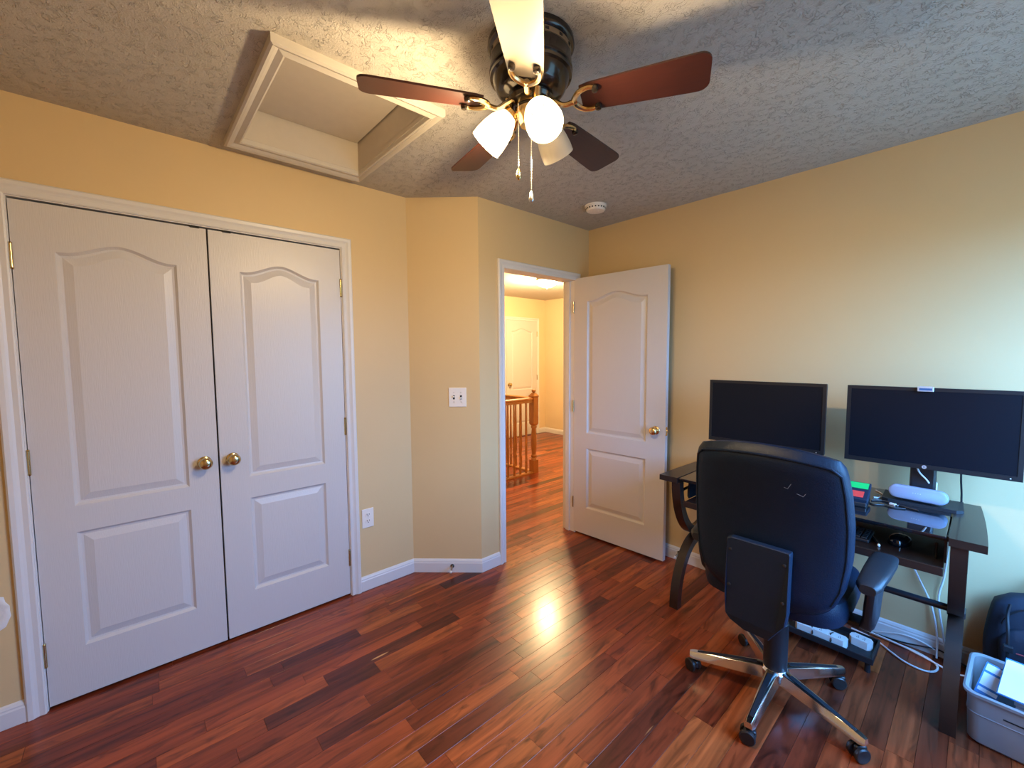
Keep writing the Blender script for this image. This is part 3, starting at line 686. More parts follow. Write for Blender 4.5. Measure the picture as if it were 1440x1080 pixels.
# ------------------------------------------------------------------ desk
DX0, DX1, DF, DB, DZT = -1.21, 0.040, 2.215, 2.782, 0.760
dk = thing('computer_desk', 'dark espresso computer desk with black glass top and curved legs', 'desk', ((DX0+DX1)/2, (DF+DB)/2, 0))
ox, oy = -(DX0+DX1)/2, -(DF+DB)/2
def wing(x0, x1, sgn):
    # the outer edge bows in slightly toward the wall
    pts = [(x0, DF), (x1, DF), (x1, DB), (x0, DB)]
    if sgn > 0: pts = [(x0, DF), (x1, DF)]+[(x1-0.020*(i/6)**2, DF+(DB-DF)*i/6) for i in range(1, 7)]+[(x0, DB)]
    else: pts = [(x0+0.020*(i/6)**2, DF+(DB-DF)*i/6) for i in range(6, 0, -1)]+[(x0, DF), (x1, DF), (x1, DB)]
    return MB().prism(pts, DZT-0.030, DZT, T(ox, oy, 0)).build('wing_panel', 'espresso', dk)
wing(-0.057, DX1, 1); wing(DX0, -1.105, -1)
MB().rbox((-1.098+ox, DF+0.004+oy, DZT-0.009), (-0.064+ox, DB+oy, DZT), 0.002).build('glass_top', 'desk_glass', dk)
MB().box((-1.108+ox, DB-0.05+oy, DZT-0.045), (-0.055+ox, DB-0.01+oy, DZT-0.0105)).build('rear_rail', 'espresso', dk)
MB().box((-1.108+ox, DF+0.05+oy, DZT-0.030), (-0.055+ox, DF+0.07+oy, DZT-0.0105)).build('front_rail', 'black_metal', dk)
yc_ = 2.498; ry = 0.272; zm = 0.372
def arc_member(x0, x1, upper, th=0.044):
    rings = []; n = 28
    for i in range(n+1):
        u = -1+2*i/n; a = PI*i/n
        cy, cz = -math.cos(a)*ry, math.sin(a)
        if upper: y, z = cy, (DZT-0.030)-cz*(DZT-0.030-zm)
        else: y, z = cy, cz*zm
        # inner outline: shrink toward the centre
        k_ = (ry-th)/ry
        if upper: y2, z2 = cy*k_, (DZT-0.030)-cz*(DZT-0.030-zm-th)
        else: y2, z2 = cy*k_, cz*(zm-th)
        rings.append([(x0, y, z), (x1, y, z), (x1, y2, z2), (x0, y2, z2)])
    return MB().loft(rings, True, T(ox, yc_+oy, 0))
for x0, x1 in ((-0.052, -0.006), (-1.142, -1.094)):
    arc_member(x0, x1, True).build('curved_leg', 'espresso', dk, True); arc_member(x0, x1, False).build('curved_leg', 'espresso', dk, True)
    MB().rbox((x0-0.004+ox, yc_-0.03+oy, zm-0.014), (x1+0.004+ox, yc_+0.03+oy, zm+0.014), 0.004).build('joint_block', 'black_metal', dk)
    MB().tube([(x0+0.02+ox, DF+0.03+oy, 0.668), (x0+0.02+ox, DB-0.06+oy, 0.668)], 0.008, 8).build('tie_rod', 'black_metal', dk, True)
MB().tube([(-1.10+ox, yc_+oy, zm+0.004), (-0.046+ox, yc_+oy, zm+0.004)], 0.0145, 12).build('crossbar', 'black_metal', dk, True)
tr_ = MB().rbox((-1.070+ox, DF+0.012+oy, 0.615), (-0.066+ox, DB-0.12+oy, 0.633), 0.003).build('keyboard_tray', 'espresso', dk)
MB().rbox((-1.070+ox, DF+0.002+oy, 0.606), (-0.066+ox, DF+0.0125+oy, 0.640), 0.003).build('tray_lip', 'espresso', tr_)
for x in (-1.075, -0.066):
    MB().box((x-0.004+ox, DF+0.08+oy, 0.634), (x+0.004+ox, DB-0.15+oy, 0.728)).build('tray_rail', 'black_metal', dk)
    MB().rbox((x-0.03+ox+(0.012 if x < -0.5 else 0), DF+0.10+oy, 0.634), (x-0.022+ox+(0.012 if x < -0.5 else 0), DF+0.115+oy, 0.700), 0.002).build('tray_bracket', 'black_metal', dk)

# ------------------------------------------------------------------ monitors
def monitor(name, label, x, y, zc, w, h, rz, base_z, base, logo):
    m_ = thing(name, label, 'monitor', (x, y, base_z), rz); zc -= base_z
    # local: screen faces -y, front at y = 0
    MB().rbox((-w/2, 0.003, zc-h/2), (w/2, 0.022, zc+h/2), 0.004).rbox((-w*0.36, 0.021, zc-h*0.36), (w*0.36, 0.045, zc+h*0.36), 0.010).build('back_shell', 'bezel', m_)
    bz, bb = 0.015, 0.020
    f = MB()
    for a, b_ in (((-w/2, 0, zc-h/2), (-w/2+bz, 0.006, zc+h/2)), ((w/2-bz, 0, zc-h/2), (w/2, 0.006, zc+h/2)), ((-w/2+bz, 0, zc+h/2-bz), (w/2-bz, 0.006, zc+h/2)), ((-w/2+bz, 0, zc-h/2), (w/2-bz, 0.006, zc-h/2+bb))): f.box(a, b_)
    fr_ = f.build('bezel', 'bezel', m_)
    MB().box((-w/2+bz, 0.002, zc-h/2+bb), (w/2-bz, 0.0045, zc+h/2-bz)).build('screen', 'screen', m_)
    MB().lathe([(0.0022,0),(0.0022,0.0008)], 10, T(w/2-0.032, 0, zc-h/2+0.009) @ RX(PI/2)).build('power_light', 'chalk_white', fr_)
    if logo:
        MB().lathe([(0.0062,0),(0.0078,0),(0.0078,0.0012),(0.0062,0.0012)], 20, T(0, 0, zc-h/2+0.010) @ RX(PI/2), cap=False).lathe([(0.0061,0),(0.0061,0.0008)], 20, T(0, 0, zc-h/2+0.010) @ RX(PI/2)).build('logo_badge', 'silver', fr_)
        MB().box((-0.0024,-0.0012,-0.0032),(-0.0012,-0.0007,0.0036), T(0,0,zc-h/2+0.010)).box((-0.0012,-0.0012,0.0004),(-0.0002,-0.0007,0.0012), T(0,0,zc-h/2+0.010)).box((-0.0002,-0.0012,-0.002),(0.0005,-0.0007,0.0012), T(0,0,zc-h/2+0.010)).box((0.0012,-0.0012,-0.0040),(0.0019,-0.0007,0.0016), T(0,0,zc-h/2+0.010)).box((0.0019,-0.0012,0.0008),(0.0030,-0.0007,0.0016), T(0,0,zc-h/2+0.010)).build('logo_letters', 'bezel', fr_)
    bx0, bx1, by0, by1 = base
    ch = 0.022
    poly = [(bx0, by0+ch), (bx0+ch, by0), (bx1-ch, by0), (bx1, by0+ch), (bx1, by1), (bx0, by1)]
    MB().prism(poly, 0.0, 0.014).build('stand_base', 'black_plastic', m_)
    MB().rbox((-0.047, 0.062, 0.012), (0.040, 0.098, zc+0.08), 0.010).build('stand_column', 'black_metal', m_)
    MB().rbox((-0.04, 0.040, zc-0.04), (0.04, 0.070, zc+0.04), 0.006).build('mount_plate', 'black_plastic', m_)
    return m_
BZ = DZT+0.0003
monitor('monitor', 'black monitor rising behind the office chair back', -0.782, 2.50, 1.119, 0.557, 0.350, 0.0, BZ, (-0.14, 0.14, -0.03, 0.17), False)
monitor('monitor', 'black monitor with a webcam clipped to its top bezel', -0.155, 2.565, 1.112, 0.557, 0.358, math.radians(2.0), BZ, (-0.135, 0.128, 0.00, 0.17), True)
wc = thing('webcam', 'small silver framed webcam clipped on a monitor top', 'webcam', (-0.165, 2.562, 1.2920), math.radians(2.0))
MB().rbox((-0.026,-0.010,-0.017),(0.026,0.0,0.004), 0.002).build('body', 'silver', wc)
MB().box((-0.020,-0.0108,-0.012),(0.020,-0.0095,-0.0025)).build('lens_strip', 'lens_blue', wc)
MB().rbox((-0.020,-0.004,0.0005),(0.020,0.030,0.004), 0.001).build('clip', 'silver', wc)

# ------------------------------------------------------------------ things on the desk
spk = thing('smart_speaker', 'lavender grey pill-shaped cloth speaker on the monitor stand base', 'speaker', (-0.172, 2.60, BZ+0.0142), math.radians(-4))
L2, R2 = 0.098, 0.031
def pill(hw_, r, k=24): 
    o = []
    for j in range(k): 
        a = -PI/2+PI*j/(k-1); o.append((hw_-r+r*math.cos(a), r*math.sin(a)))
    for j in range(k):
        a = PI/2+PI*j/(k-1); o.append((-hw_+r+r*math.cos(a), r*math.sin(a)))
    return o
Mp = T(0,0,R2+0.004) @ RX(math.radians(-10)) @ RX(PI/2)
MB().loft([[(x, y, z) for x, y in pill(L2-i_, R2-i_)] for i_, z in ((0.010,0.030),(0.003,0.026),(0.0,0.016),(0.0,-0.012),(0.004,-0.022),(0.012,-0.026))], True, Mp).build('cloth_body', 'speaker_cloth', spk, True)
MB().loft([[(x, y, -0.0262) for x, y in pill(L2-0.013, R2-0.013)], [(x, y, -0.0275) for x, y in pill(L2-0.015, R2-0.015)]], True, Mp).build('back_cap', 'adapter_white', spk)
MB().rbox((-0.05,-0.018,0.0),(0.05,0.022,0.012), 0.004).build('foot', 'black_plastic', spk)
for k_ in range(4): MB().lathe([(0.0014,0),(0.0014,0.0006)], 8, Mp @ T(-0.012+0.008*k_, 0.003, 0.0300)).build('indicator_dot', 'adapter_white', spk)
pa = thing('power_adapter', 'white plug adapter standing behind the speaker', 'adapter', (-0.140, 2.668-0.012, BZ+0.0142))
MB().rbox((-0.026,-0.014,0.0),(0.026,0.010,0.092), 0.008, 3).build('body', 'adapter_white', pa)
MB().rbox((-0.010,-0.0165,0.03),(0.010,-0.0135,0.05), 0.001).build('port', 'dark_gap', pa)
tag(MB().tube(spline([(-0.140,2.630,BZ+0.10),(-0.150,2.622,BZ+0.118),(-0.172,2.604,BZ+0.150),(-0.186,2.600,BZ+0.195),(-0.19,2.612,BZ+0.22)], 6), 0.0035, 8).build('cable', 'cable_white', None, True), 'white cord rising from the adapter to the webcam monitor', 'cable')
tag(MB().tube(spline([(-0.045,2.67,1.03),(-0.045,2.70,0.90),(-0.040,2.735,0.80),(-0.045,2.74,DZT+0.003),(-0.09,2.745,DZT+0.003)], 6), 0.0035, 8).build('cable', 'cable_black', None, True), 'thin black cord hanging beside the monitor stand column', 'cable')
rd = thing('card_reader', 'black sloped box with green and red label strips on the glass', 'card reader', (-0.405, 2.475, BZ), math.radians(4))
Mr = T(0,0,0.020) @ RX(math.radians(9))
MB().rbox((-0.08,-0.098,0.0),(0.08,0.098,0.020), 0.004).build('base', 'black_plastic', rd)
lidp = MB().rbox((-0.083,-0.094,0.008),(0.083,0.100,0.032), 0.004, 2, Mr).build('lid', 'shell_plastic', rd)
MB().box((-0.074,0.022,0.0322),(0.076,0.090,0.0330), Mr).build('label_strip', 'green_label', rd)['label'] = 'bright green strip'
MB().box((-0.074,-0.078,0.0322),(0.066,-0.012,0.0330), Mr).build('label_strip', 'red_label', rd)['label'] = 'bright red strip'
for i, (pts, mt, lb) in enumerate((
    ([(-0.32,2.52),(-0.29,2.55),(-0.25,2.545),(-0.21,2.515),(-0.16,2.50)], 'cable_black', 'black cord crossing the glass toward the speaker'),
    ([(-0.32,2.47),(-0.30,2.46),(-0.27,2.48),(-0.24,2.47),(-0.20,2.485)], 'cable_black', 'short tangled black cord beside the label box'),
    ([(-0.32,2.58),(-0.30,2.60),(-0.295,2.66),(-0.33,2.72)], 'cable_white', 'pale cord running behind the label box'))):
    tag(MB().tube(spline([(x, y, BZ+0.0028) for x, y in pts], 6), 0.0026, 6).build('cable', mt, None, True), lb, 'cable')
ub = thing('cable_plug', 'small white tipped plug lying before the speaker', 'plug', (-0.245, 2.515, BZ), math.radians(-25))
MB().rbox((-0.012,-0.006,0.0),(0.012,0.006,0.009), 0.002).build('housing', 'adapter_white', ub); MB().rbox((0.012,-0.0045,0.002),(0.022,0.0045,0.007), 0.001).build('contact', 'steel', ub)
# keyboard and mouse on the tray
TZ = 0.6332
kb = thing('keyboard', 'black computer keyboard on the pull-out tray', 'keyboard', (-0.515, 2.375, TZ))
MB().rbox((-0.222,-0.075,0.0),(0.222,0.075,0.014), 0.004).build('case', 'black_plastic', kb)
key = None
for r in range(6):
    for c in range(18):
        if c in (14,) and r in (1,2,3,4): pass
        if key is None: key = MB().rbox((-0.0095,-0.0085,0.0),(0.0095,0.0085,0.006), 0.0018, 1).build('key', 'key_black', kb); o = key
        else: o = inst(key, kb)
        o.location = (-0.2045+0.0240*c, -0.056+0.0222*r, 0.0135)
ms = thing('computer_mouse', 'black rounded computer mouse on the tray beside the keyboard', 'mouse', (-0.205, 2.40, TZ), math.radians(-15))
MB().loft([[(x, y, z) for x, y in sup(0.034*s_, 0.056*s_, 2.4, 28, 0, o_)] for s_, z, o_ in ((0.96,0,0),(1.0,0.006,0),(0.98,0.016,0),(0.88,0.027,-0.003),(0.66,0.035,-0.008),(0.30,0.0385,-0.012))]).build('shell', 'desk_glass', ms, True)
MB().lathe([(0.009,-0.003),(0.010,-0.002),(0.010,0.002),(0.009,0.003)], 16, T(0,0.028,0.026) @ RY(PI/2)).build('scroll_wheel', 'key_black', ms, True)
pn = thing('pen', 'dark glossy pen with a white end lying by the keyboard', 'pen', (-0.261, 2.300, TZ+0.0055), math.radians(20))
MB().lathe([(0.0045,0.0),(0.0052,0.01),(0.0052,0.09),(0.002,0.115)], 12, RX(-PI/2)).build('barrel', 'desk_glass', pn, True); MB().lathe([(0.002,-0.008),(0.005,-0.006),(0.0054,0.001)], 12, RX(-PI/2)).build('end_cap', 'chalk_white', pn, True)

# ------------------------------------------------------------------ office chair
ch = thing('office_chair', 'black leather swivel office chair on polished five-star base', 'chair', (-0.530, 1.955, 0))
# five-star base
legs = []
for i, az in enumerate((200, 272, 343, 56, 128)):
    R_ = RZ(math.radians(az))
    def sec(r, w, z0, z1): return [(r, -w, z0), (r, -w*0.72, z1-0.004), (r, -w*0.5, z1), (r, w*0.5, z1), (r, w*0.72, z1-0.004), (r, w, z0)]
    rings = [sec(0.030,0.030,0.082,0.132), sec(0.08,0.027,0.080,0.128), sec(0.16,0.024,0.074,0.117), sec(0.25,0.021,0.068,0.102), sec(0.315,0.019,0.064,0.092), sec(0.330,0.014,0.066,0.088)]
    lg = MB().loft(rings).build('base_leg', 'polished_aluminium', ch, True, rot=(0,0,math.radians(az)))
    MB().loft([[(r, -w, z-0.003), (r, w, z-0.003), (r, w, z+0.0008), (r, -w, z+0.0008)] for r, w, z in ((0.065,0.0095,0.1295),(0.16,0.0088,0.117),(0.25,0.0078,0.102),(0.298,0.006,0.0945))]).build('leg_inlay', 'black_plastic', lg)
    cp = R_ @ Vector((0.312, 0, 0)); cr = math.radians((250, 285, 320, 300, 240)[i])
    ca = MB().rbox((-0.010,-0.020,0.020),(0.010,0.022,0.052), 0.008, 3).lathe([(0.006,0.045),(0.006,0.068)], 10).build('caster', 'caster_black', ch, True, (cp.x, cp.y, 0), (0,0,cr))
    for s_ in (-1, 1):
        MB().lathe([(0.014,-0.008),(0.025,-0.008),(0.0275,-0.005),(0.0275,0.004),(0.024,0.0075),(0.010,0.0085)], 24, T(s_*0.0175, -0.006, 0.0275) @ RY(s_*PI/2)).build('caster_wheel', 'caster_black', ca, True)
MB().lathe([(0.045,0.080),(0.052,0.090),(0.052,0.122),(0.040,0.136),(0.030,0.137)], 28).build('hub', 'polished_aluminium', ch, True)
MB().lathe([(0.044,0.125),(0.044,0.330),(0.040,0.335),(0.018,0.308),(0.018,0.44)], 24).build('gas_lift', 'black_plastic', ch, True)
MB().rbox((-0.09,-0.13,0.420),(0.09,0.12,0.466), 0.008).build('tilt_mechanism', 'black_plastic', ch)
# seat cushion
MB().loft([[(x, y, z) for x, y in sup(0.250*s_, 0.245*s_, 4.5, 36, 0, 0.03)] for s_, z in ((0.90,0.465),(0.98,0.475),(1.0,0.505),(1.0,0.535),(0.97,0.560),(0.86,0.575),(0.5,0.583))]).build('seat', 'leather', ch, True)
# backrest: stacked rounded sections, its rear face toward the photograph's viewer
rings = []; n = 26
def bw(v):                                   # half width along the height 0..1
    pts = [(0,0.150),(0.04,0.190),(0.10,0.222),(0.22,0.250),(0.40,0.264),(0.6,0.266),(0.8,0.258),(0.92,0.247),(0.965,0.240),(1.0,0.228)]
    for (a, x), (b_, y) in zip(pts, pts[1:]):
        if v <= b_: return x+(y-x)*(v-a)/(b_-a)
    return pts[-1][1]
def byy(v): return -0.205-0.045*v+0.035*math.sin(PI*v)
def bz(v): return 0.500+0.585*v
for i in range(n+1):
    v = i/n; t_ = 0.052*(min(1, (v+0.02)/0.12)**0.5)*(1 if v < 0.93 else max(0.25, 1-((v-0.93)/0.07)**2*0.75))
    ring = []
    for x, y in sup(bw(v), t_, 4.2, 40):
        u = x/bw(v); arch = 0.030*(1-u*u)*max(0, (v-0.80)/0.20)
        ring.append((x, y+byy(v)+0.030*u*u, bz(v)+arch))
    rings.append(ring)
bk = MB().loft(rings).build('backrest', 'leather', ch, True)
# piping round the rear edge of the backrest
pp = []
def edge(v, sx):
    u = sx; x = sx*bw(v)*0.955; t_ = 0.047*(1 if v < 0.93 else max(0.45, 1-((v-0.93)/0.07)**2*0.55)); arch = 0.030*(1-u*u)*max(0, (v-0.80)/0.20)
    return (x, byy(v)+0.030*u*u-t_*0.80, bz(v)+arch)
pp += [edge(v, -1) for v in [0.12+0.80*i/16 for i in range(17)]]
for i in range(1, 24):
    u = -1+2*i/24; v = 0.955; x = u*bw(v)*0.955
    pp.append((x, byy(v)+0.030*u*u-0.046, bz(v)+0.030*(1-u*u)*0.78))
pp += [edge(v, 1) for v in [0.92-0.80*i/16 for i in range(17)]]
MB().tube(pp, 0.0042, 6).build('piping', 'leather', bk, True)
for pts in (((-0.447,0.978),(-0.436,0.975),(-0.426,0.994)), ((-0.408,0.964),(-0.389,0.958),(-0.383,0.968))):
    MB().tube([(x+0.530, -0.2815+0.0, z) for x, z in pts], 0.0010, 6).build('scuff_mark', 'scuff', bk)
# rear support plate running down and under the seat
pl = [(-0.085,0.748),(0.110,0.748),(0.112,0.740),(0.108,0.52),(0.100,0.47),(0.070,0.425),(0.045,0.385),(-0.040,0.385),(-0.088,0.408),(-0.106,0.43),(-0.106,0.52),(-0.100,0.740)]
def py(z): return -0.278 + 0.02*max(0, (0.62-z)/0.2)**2
def plate_ring(off): return [(x, py(z)+off, z) for x, z in pl]
MB().loft([plate_ring(0.022), plate_ring(-0.004), [(x*0.97, py(z)-0.008, 0.57+(z-0.57)*0.985) for x, z in pl]]).build('support_plate', 'shell_plastic', ch)
for x, z in ((-0.085,0.70),(0.095,0.70),(-0.088,0.56),(0.092,0.56)):
    MB().lathe([(0.006,0),(0.006,0.002),(0.002,0.003)], 12, T(x, py(z)-0.007, z) @ RX(PI/2)).build('bolt', 'dark_gap', ch)
MB().loft([[(sx*w, y, z+dz) for sx, dz in ((-1,-.012),(1,-.012),(1,.012),(-1,.012))] for w, y, z in ((0.045,-0.262,0.425),(0.045,-0.20,0.432),(0.045,-0.10,0.440))]).build('support_bar', 'black_plastic', ch)
# armrests
for s_ in (-1, 1):
    x = 0.305 if s_ > 0 else -0.268
    a_ = MB().loft([[(x+s_*o2+px*w, y, z+pz*0.016) for px, pz in sup(1, 1, 3, 16)] for y, z, w, o2 in ((-0.165,0.652,0.022,0),(-0.15,0.662,0.034,0),(-0.05,0.670,0.040,0.006),(0.06,0.674,0.042,0.010),(0.13,0.672,0.038,0.010),(0.15,0.662,0.022,0.010))]).build('arm_pad', 'black_plastic', ch, True)
    # broad solid bracket from the pad down to the seat frame
    MB().loft([[(x+s_*o2+px*0.021, yc2+py2*hl_, z) for px, py2 in sup(1, 1, 3.2, 20)] for z, yc2, hl_, o2 in ((0.655,-0.02,0.105,0.004),(0.615,-0.03,0.092,0.004),(0.56,-0.035,0.080,0.0),(0.50,-0.025,0.070,-0.004),(0.465,-0.01,0.055,-0.012),(0.450,0.0,0.040,-0.02))]).build('arm_bracket', 'black_plastic', ch, True)
    MB().rbox((min(x-s_*0.11, x), -0.035, 0.445), (max(x-s_*0.11, x), 0.035, 0.463), 0.004).build('arm_foot', 'black_plastic', ch)
    MB().lathe([(0.007,0),(0.007,0.003),(0.002,0.004)], 10, T(x+s_*0.010, -0.03, 0.485) @ RY(s_*PI/2)).build('bolt', 'steel', ch, True)

# ------------------------------------------------------------------ under the desk
ft = thing('cable_tray', 'low black tray on short feet under the desk holding power strips', 'tray', (-0.470, 2.50, 0))
MB().rbox((-0.20,-0.10,0.045),(0.20,0.10,0.055), 0.003).rbox((-0.20,-0.10,0.05),(0.20,-0.092,0.075), 0.003).rbox((-0.20,0.092,0.05),(0.20,0.10,0.075), 0.003).rbox((-0.20,-0.092,0.05),(-0.192,0.092,0.075), 0.003).rbox((0.192,-0.092,0.05),(0.20,0.092,0.075), 0.003).build('pan', 'black_plastic', ft)
for sx in (-1, 1):
    for sy in (-1, 1): MB().lathe([(0.012,0),(0.010,0.046)], 12, T(sx*0.18, sy*0.08, 0)).build('foot', 'black_plastic', ft)
def strip(label, loc, rz, L_):
    t = thing('power_strip', label, 'power strip', loc, rz)
    MB().loft([[(x, y, z) for x, y in ((-L_+.012,-.026),(L_-.012,-.026),(L_,-.012),(L_,.012),(L_-.012,.026),(-L_+.012,.026),(-L_,.012),(-L_,-.012))] for z in (0.0,0.036)], True).build('casing', 'adapter_white', t)
    n_ = max(2, int(L_/0.03))
    for k in range(n_): MB().box((-0.004,-0.010,0.036),(-0.002,-0.002,0.0367), T(-L_+0.03+k*(2*L_-0.06)/(n_-1),0,0)).box((0.002,-0.010,0.036),(0.004,-0.002,0.0367), T(-L_+0.03+k*(2*L_-0.06)/(n_-1),0,0)).lathe([(0.002,0.036),(0.002,0.0367)], 8, T(-L_+0.03+k*(2*L_-0.06)/(n_-1),0.006,0)).build('socket', 'dark_gap', t)
    return t
s1 = strip('white power strip bound with two black cords in the tray', (-0.475, 2.455, 0.0552), math.radians(-2), 0.105)
for x in (-0.03, 0.045): MB().tube([(x+0.004*math.sin(i), 0.0285*math.cos(a), 0.018+0.0205*math.sin(a)) for i, a in enumerate([2*PI*j/16 for j in range(16)])], 0.0024, 6, None, True).build('cord_tie', 'cable_black', s1, True)
strip('short white power strip at the end of the tray', (-0.330, 2.520, 0.0552), math.radians(-8), 0.042)
def cable(label, pts, mat, r=0.004, z=None):
    P = [(p[0], p[1], (p[2] if len(p) > 2 else r+0.0005)) for p in pts]
    return tag(MB().tube(spline(P, 7), r, 8).build('cable', mat, None, True), label, 'cable')
cable('white cord lying in the widest loop on the floor by the desk leg', [(-0.40,2.74),(-0.33,2.725),(-0.283,2.70),(-0.235,2.655),(-0.180,2.615),(-0.118,2.605),(-0.082,2.64),(-0.085,2.70),(-0.15,2.745),(-0.24,2.755),(-0.33,2.765)], 'cable_white', 0.0045)
cable('white cord stretched from the wall to the desk leg', [(-0.42,2.77,0.0135),(-0.30,2.752,0.0135),(-0.20,2.735,0.0135),(-0.13,2.71,0.0135),(-0.03,2.685,0.005),(0.02,2.70)], 'cable_white', 0.0045)
cable('white cord arching up against the baseboard', [(-0.34,2.775),(-0.28,2.772,0.03),(-0.20,2.770,0.055),(-0.13,2.770,0.05),(-0.06,2.768,0.02),(-0.02,2.76,0.006)], 'cable_white', 0.004)
cable('black cord looping on the floor behind the white ones', [(-0.42,2.782),(-0.28,2.780),(-0.20,2.778,0.012),(-0.13,2.765,0.035),(-0.08,2.775,0.04),(-0.03,2.78,0.02),(0.02,2.78)], 'cable_black', 0.0035)
cable('white cord hanging from the desk down the wall', [(-0.245,2.775,0.715),(-0.24,2.782,0.60),(-0.215,2.785,0.48),(-0.165,2.785,0.36),(-0.115,2.785,0.24),(-0.09,2.775,0.11),(-0.085,2.755,0.006)], 'cable_white', 0.004)
cable('white cord dropping beside the right desk leg', [(-0.075,2.775,0.72),(-0.072,2.785,0.55),(-0.078,2.786,0.40),(-0.092,2.785,0.28),(-0.07,2.78,0.12),(-0.05,2.76,0.006)], 'cable_white', 0.004)

# ------------------------------------------------------------------ storage bin, papers, backpack
bn = thing('storage_bin', 'grey translucent plastic storage bin on the floor beside the desk', 'storage bin', (0.262, 2.385, 0), math.radians(-3))
hx, hy_ = 0.235, 0.145
def rr_(hx_, hy2, r, k=6):
    o = []
    for cx, cy, a0 in ((hx_-r, hy2-r, 0), (-hx_+r, hy2-r, PI/2), (-hx_+r, -hy2+r, PI), (hx_-r, -hy2+r, 3*PI/2)):
        for j in range(k): a = a0+PI/2*j/(k-1); o.append((cx+r*math.cos(a), cy+r*math.sin(a)))
    return o
def lip(x, y): return -0.030*math.exp(-((x+0.10)/0.06)**2) if y < 0 else 0
zs = [(-0.012,0.0),(0.0,0.012),(0.004,0.10),(0.007,0.185),(0.016,0.187),(0.018,0.198),(0.012,0.203)]
outer = [[(x, y, z) for x, y in rr_(hx+d, hy_+d, 0.035)] for d, z in zs]
inner = [[(x, y, z) for x, y in rr_(hx+d, hy_+d, 0.033)] for d, z in ((0.003,0.197),(0.0,0.10),(-0.006,0.012),(-0.03,0.008))]
MB().loft(outer+inner, True).build('tub', 'bin_plastic', bn, True)
MB().tube([(x, y, 0.118) for x, y in rr_(hx+0.0045, hy_+0.0045, 0.035)], 0.0025, 5, None, True).build('rib', 'bin_plastic', bn, True)
MB().box((-0.15,-hy_-0.0065,0.138),(-0.055,-hy_-0.002,0.143)).build('grip_slot', 'dark_gap', bn)
ps = thing('paper_stack', 'stack of loose papers packed inside the storage bin under the folder', 'paper stack', (0.290, 2.395, 0.0125), math.radians(-5))
for k in range(6): MB().box((-0.150,-0.085,0.030*k),(0.150,0.085,0.030*k+0.0285), RZ(math.radians((k*37) % 5-2))).build('bundle', 'paper' if k % 3 else 'folder_blue', ps)
fo = thing('folder', 'white paper folder with blue edge lying across the storage bin', 'folder', (0.262, 2.262, 0.2065), math.radians(-7))
Mf = RX(math.radians(10)) @ RX(-PI/2) @ RY(0)
MB().box((-0.175,-0.0055,0.0),(0.16,-0.0035,0.205), Mf).build('front_sheet', 'paper', fo); MB().box((-0.178,-0.0015,-0.002),(0.165,0.0,0.222), Mf).build('blue_cover', 'folder_blue', fo)
MB().box((-0.172,-0.0033,0.002),(0.158,-0.0017,0.212), Mf).build('page', 'paper', fo)
bd = thing('name_card', 'blue and white printed card tucked in the bin beside the folder', 'card', (0.062, 2.375, 0.125), math.radians(-6))
Mb_ = RX(math.radians(-38)) @ RY(math.radians(10))
MB().box((-0.030,-0.0015,0.0),(0.030,0.0,0.125), Mb_).build('card', 'folder_blue', bd)
MB().box((-0.026,-0.0022,0.035),(0.026,-0.0012,0.085), Mb_).build('white_panel', 'paper', bd)
MB().box((-0.026,-0.0022,0.094),(0.026,-0.0012,0.120), Mb_).build('white_header', 'paper', bd); MB().box((-0.026,-0.0022,0.012),(0.026,-0.0012,0.026), Mb_).build('white_footer', 'paper', bd)
bp_ = thing('backpack', 'dark navy backpack leaning against the wall behind the storage bin', 'backpack', (0.240, 2.690, 0), 0.0)
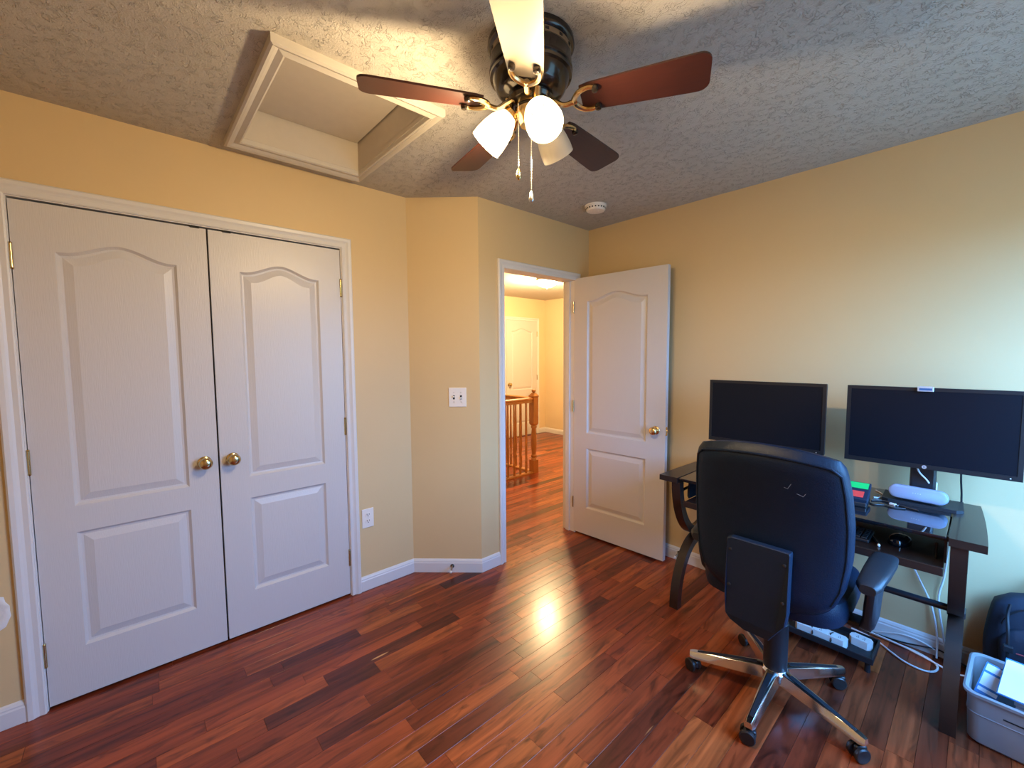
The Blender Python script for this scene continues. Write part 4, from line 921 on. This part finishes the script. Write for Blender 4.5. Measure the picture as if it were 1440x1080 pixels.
def bag(cw, cd, h0, h1, oy_, n_=14, ww=None):
    rings = []
    for i in range(n_+1):
        v = i/n_; w = cw*(1-0.06*v)*(1 if v < 0.72 else math.sqrt(max(0.03, 1-((v-0.72)/0.285)**2))**0.8)*(1 if v > 0.06 else 0.93)
        d = cd*(1-0.25*v)*(1 if v < 0.8 else math.sqrt(max(0.05, 1-((v-0.8)/0.205)**2)))*(1 if v > 0.06 else 0.9)
        rings.append([(x+0.004*math.sin(9*v+5*x*20), y+oy_+0.02*v, h0+(h1-h0)*v) for x, y in sup(w, d, 3.2, 32)])
    return MB().loft(rings)
bd_ = bag(0.190, 0.080, 0.0, 0.455, 0.0).build('body', 'backpack_cloth', bp_, True)
bag(0.150, 0.034, 0.02, 0.335, -0.070, 12).build('front_pocket', 'backpack_cloth', bp_, True)
bag(0.110, 0.022, 0.03, 0.215, -0.092, 10).build('lower_pocket', 'backpack_cloth', bp_, True)
zp = [(0.19*0.97*math.sin(a), -0.066+0.02*(0.30+0.12*math.cos(a))/0.455-0.004, 0.30+0.125*math.cos(a)) for a in [-PI*0.45+PI*0.9*i/20 for i in range(21)]]
MB().tube([(x*0.78, y, z) for x, y, z in zp], 0.003, 6).build('zipper', 'cable_black', bp_, True)
for sx in (-1, 1):
    st = MB().tube(spline([(sx*0.120,-0.108,0.06),(sx*0.122,-0.108,0.20),(sx*0.124,-0.098,0.30),(sx*0.128,-0.066,0.365),(sx*0.122,-0.052,0.41)], 6), 0.006, 6).build('webbing_strap', 'cable_black', bp_, True)
    MB().rbox((sx*0.122-0.014,-0.122,0.235),(sx*0.122+0.014,-0.104,0.262), 0.004).build('buckle', 'black_plastic', st)
MB().rbox((-0.055,-0.098,0.262),(0.055,-0.088,0.300), 0.003).build('name_patch', 'cable_black', bp_)
MB().tube([(-0.10,-0.098,0.232),(0.0,-0.100,0.236),(0.10,-0.098,0.232)], 0.0025, 6).build('red_piping', 'zip_red', bp_, True)
MB().tube(spline([(-0.05,0.030,0.435),(-0.045,0.035,0.485),(0.0,0.037,0.505),(0.045,0.035,0.485),(0.05,0.030,0.435)], 6), 0.013, 10).build('carry_handle', 'backpack_cloth', bp_, True)
for s_ in (-1, 1): MB().tube(spline([(s_*0.07,0.060,0.40),(s_*0.10,0.078,0.34),(s_*0.12,0.082,0.22),(s_*0.14,0.078,0.08)], 6), 0.014, 8).build('shoulder_strap', 'backpack_cloth', bp_, True)
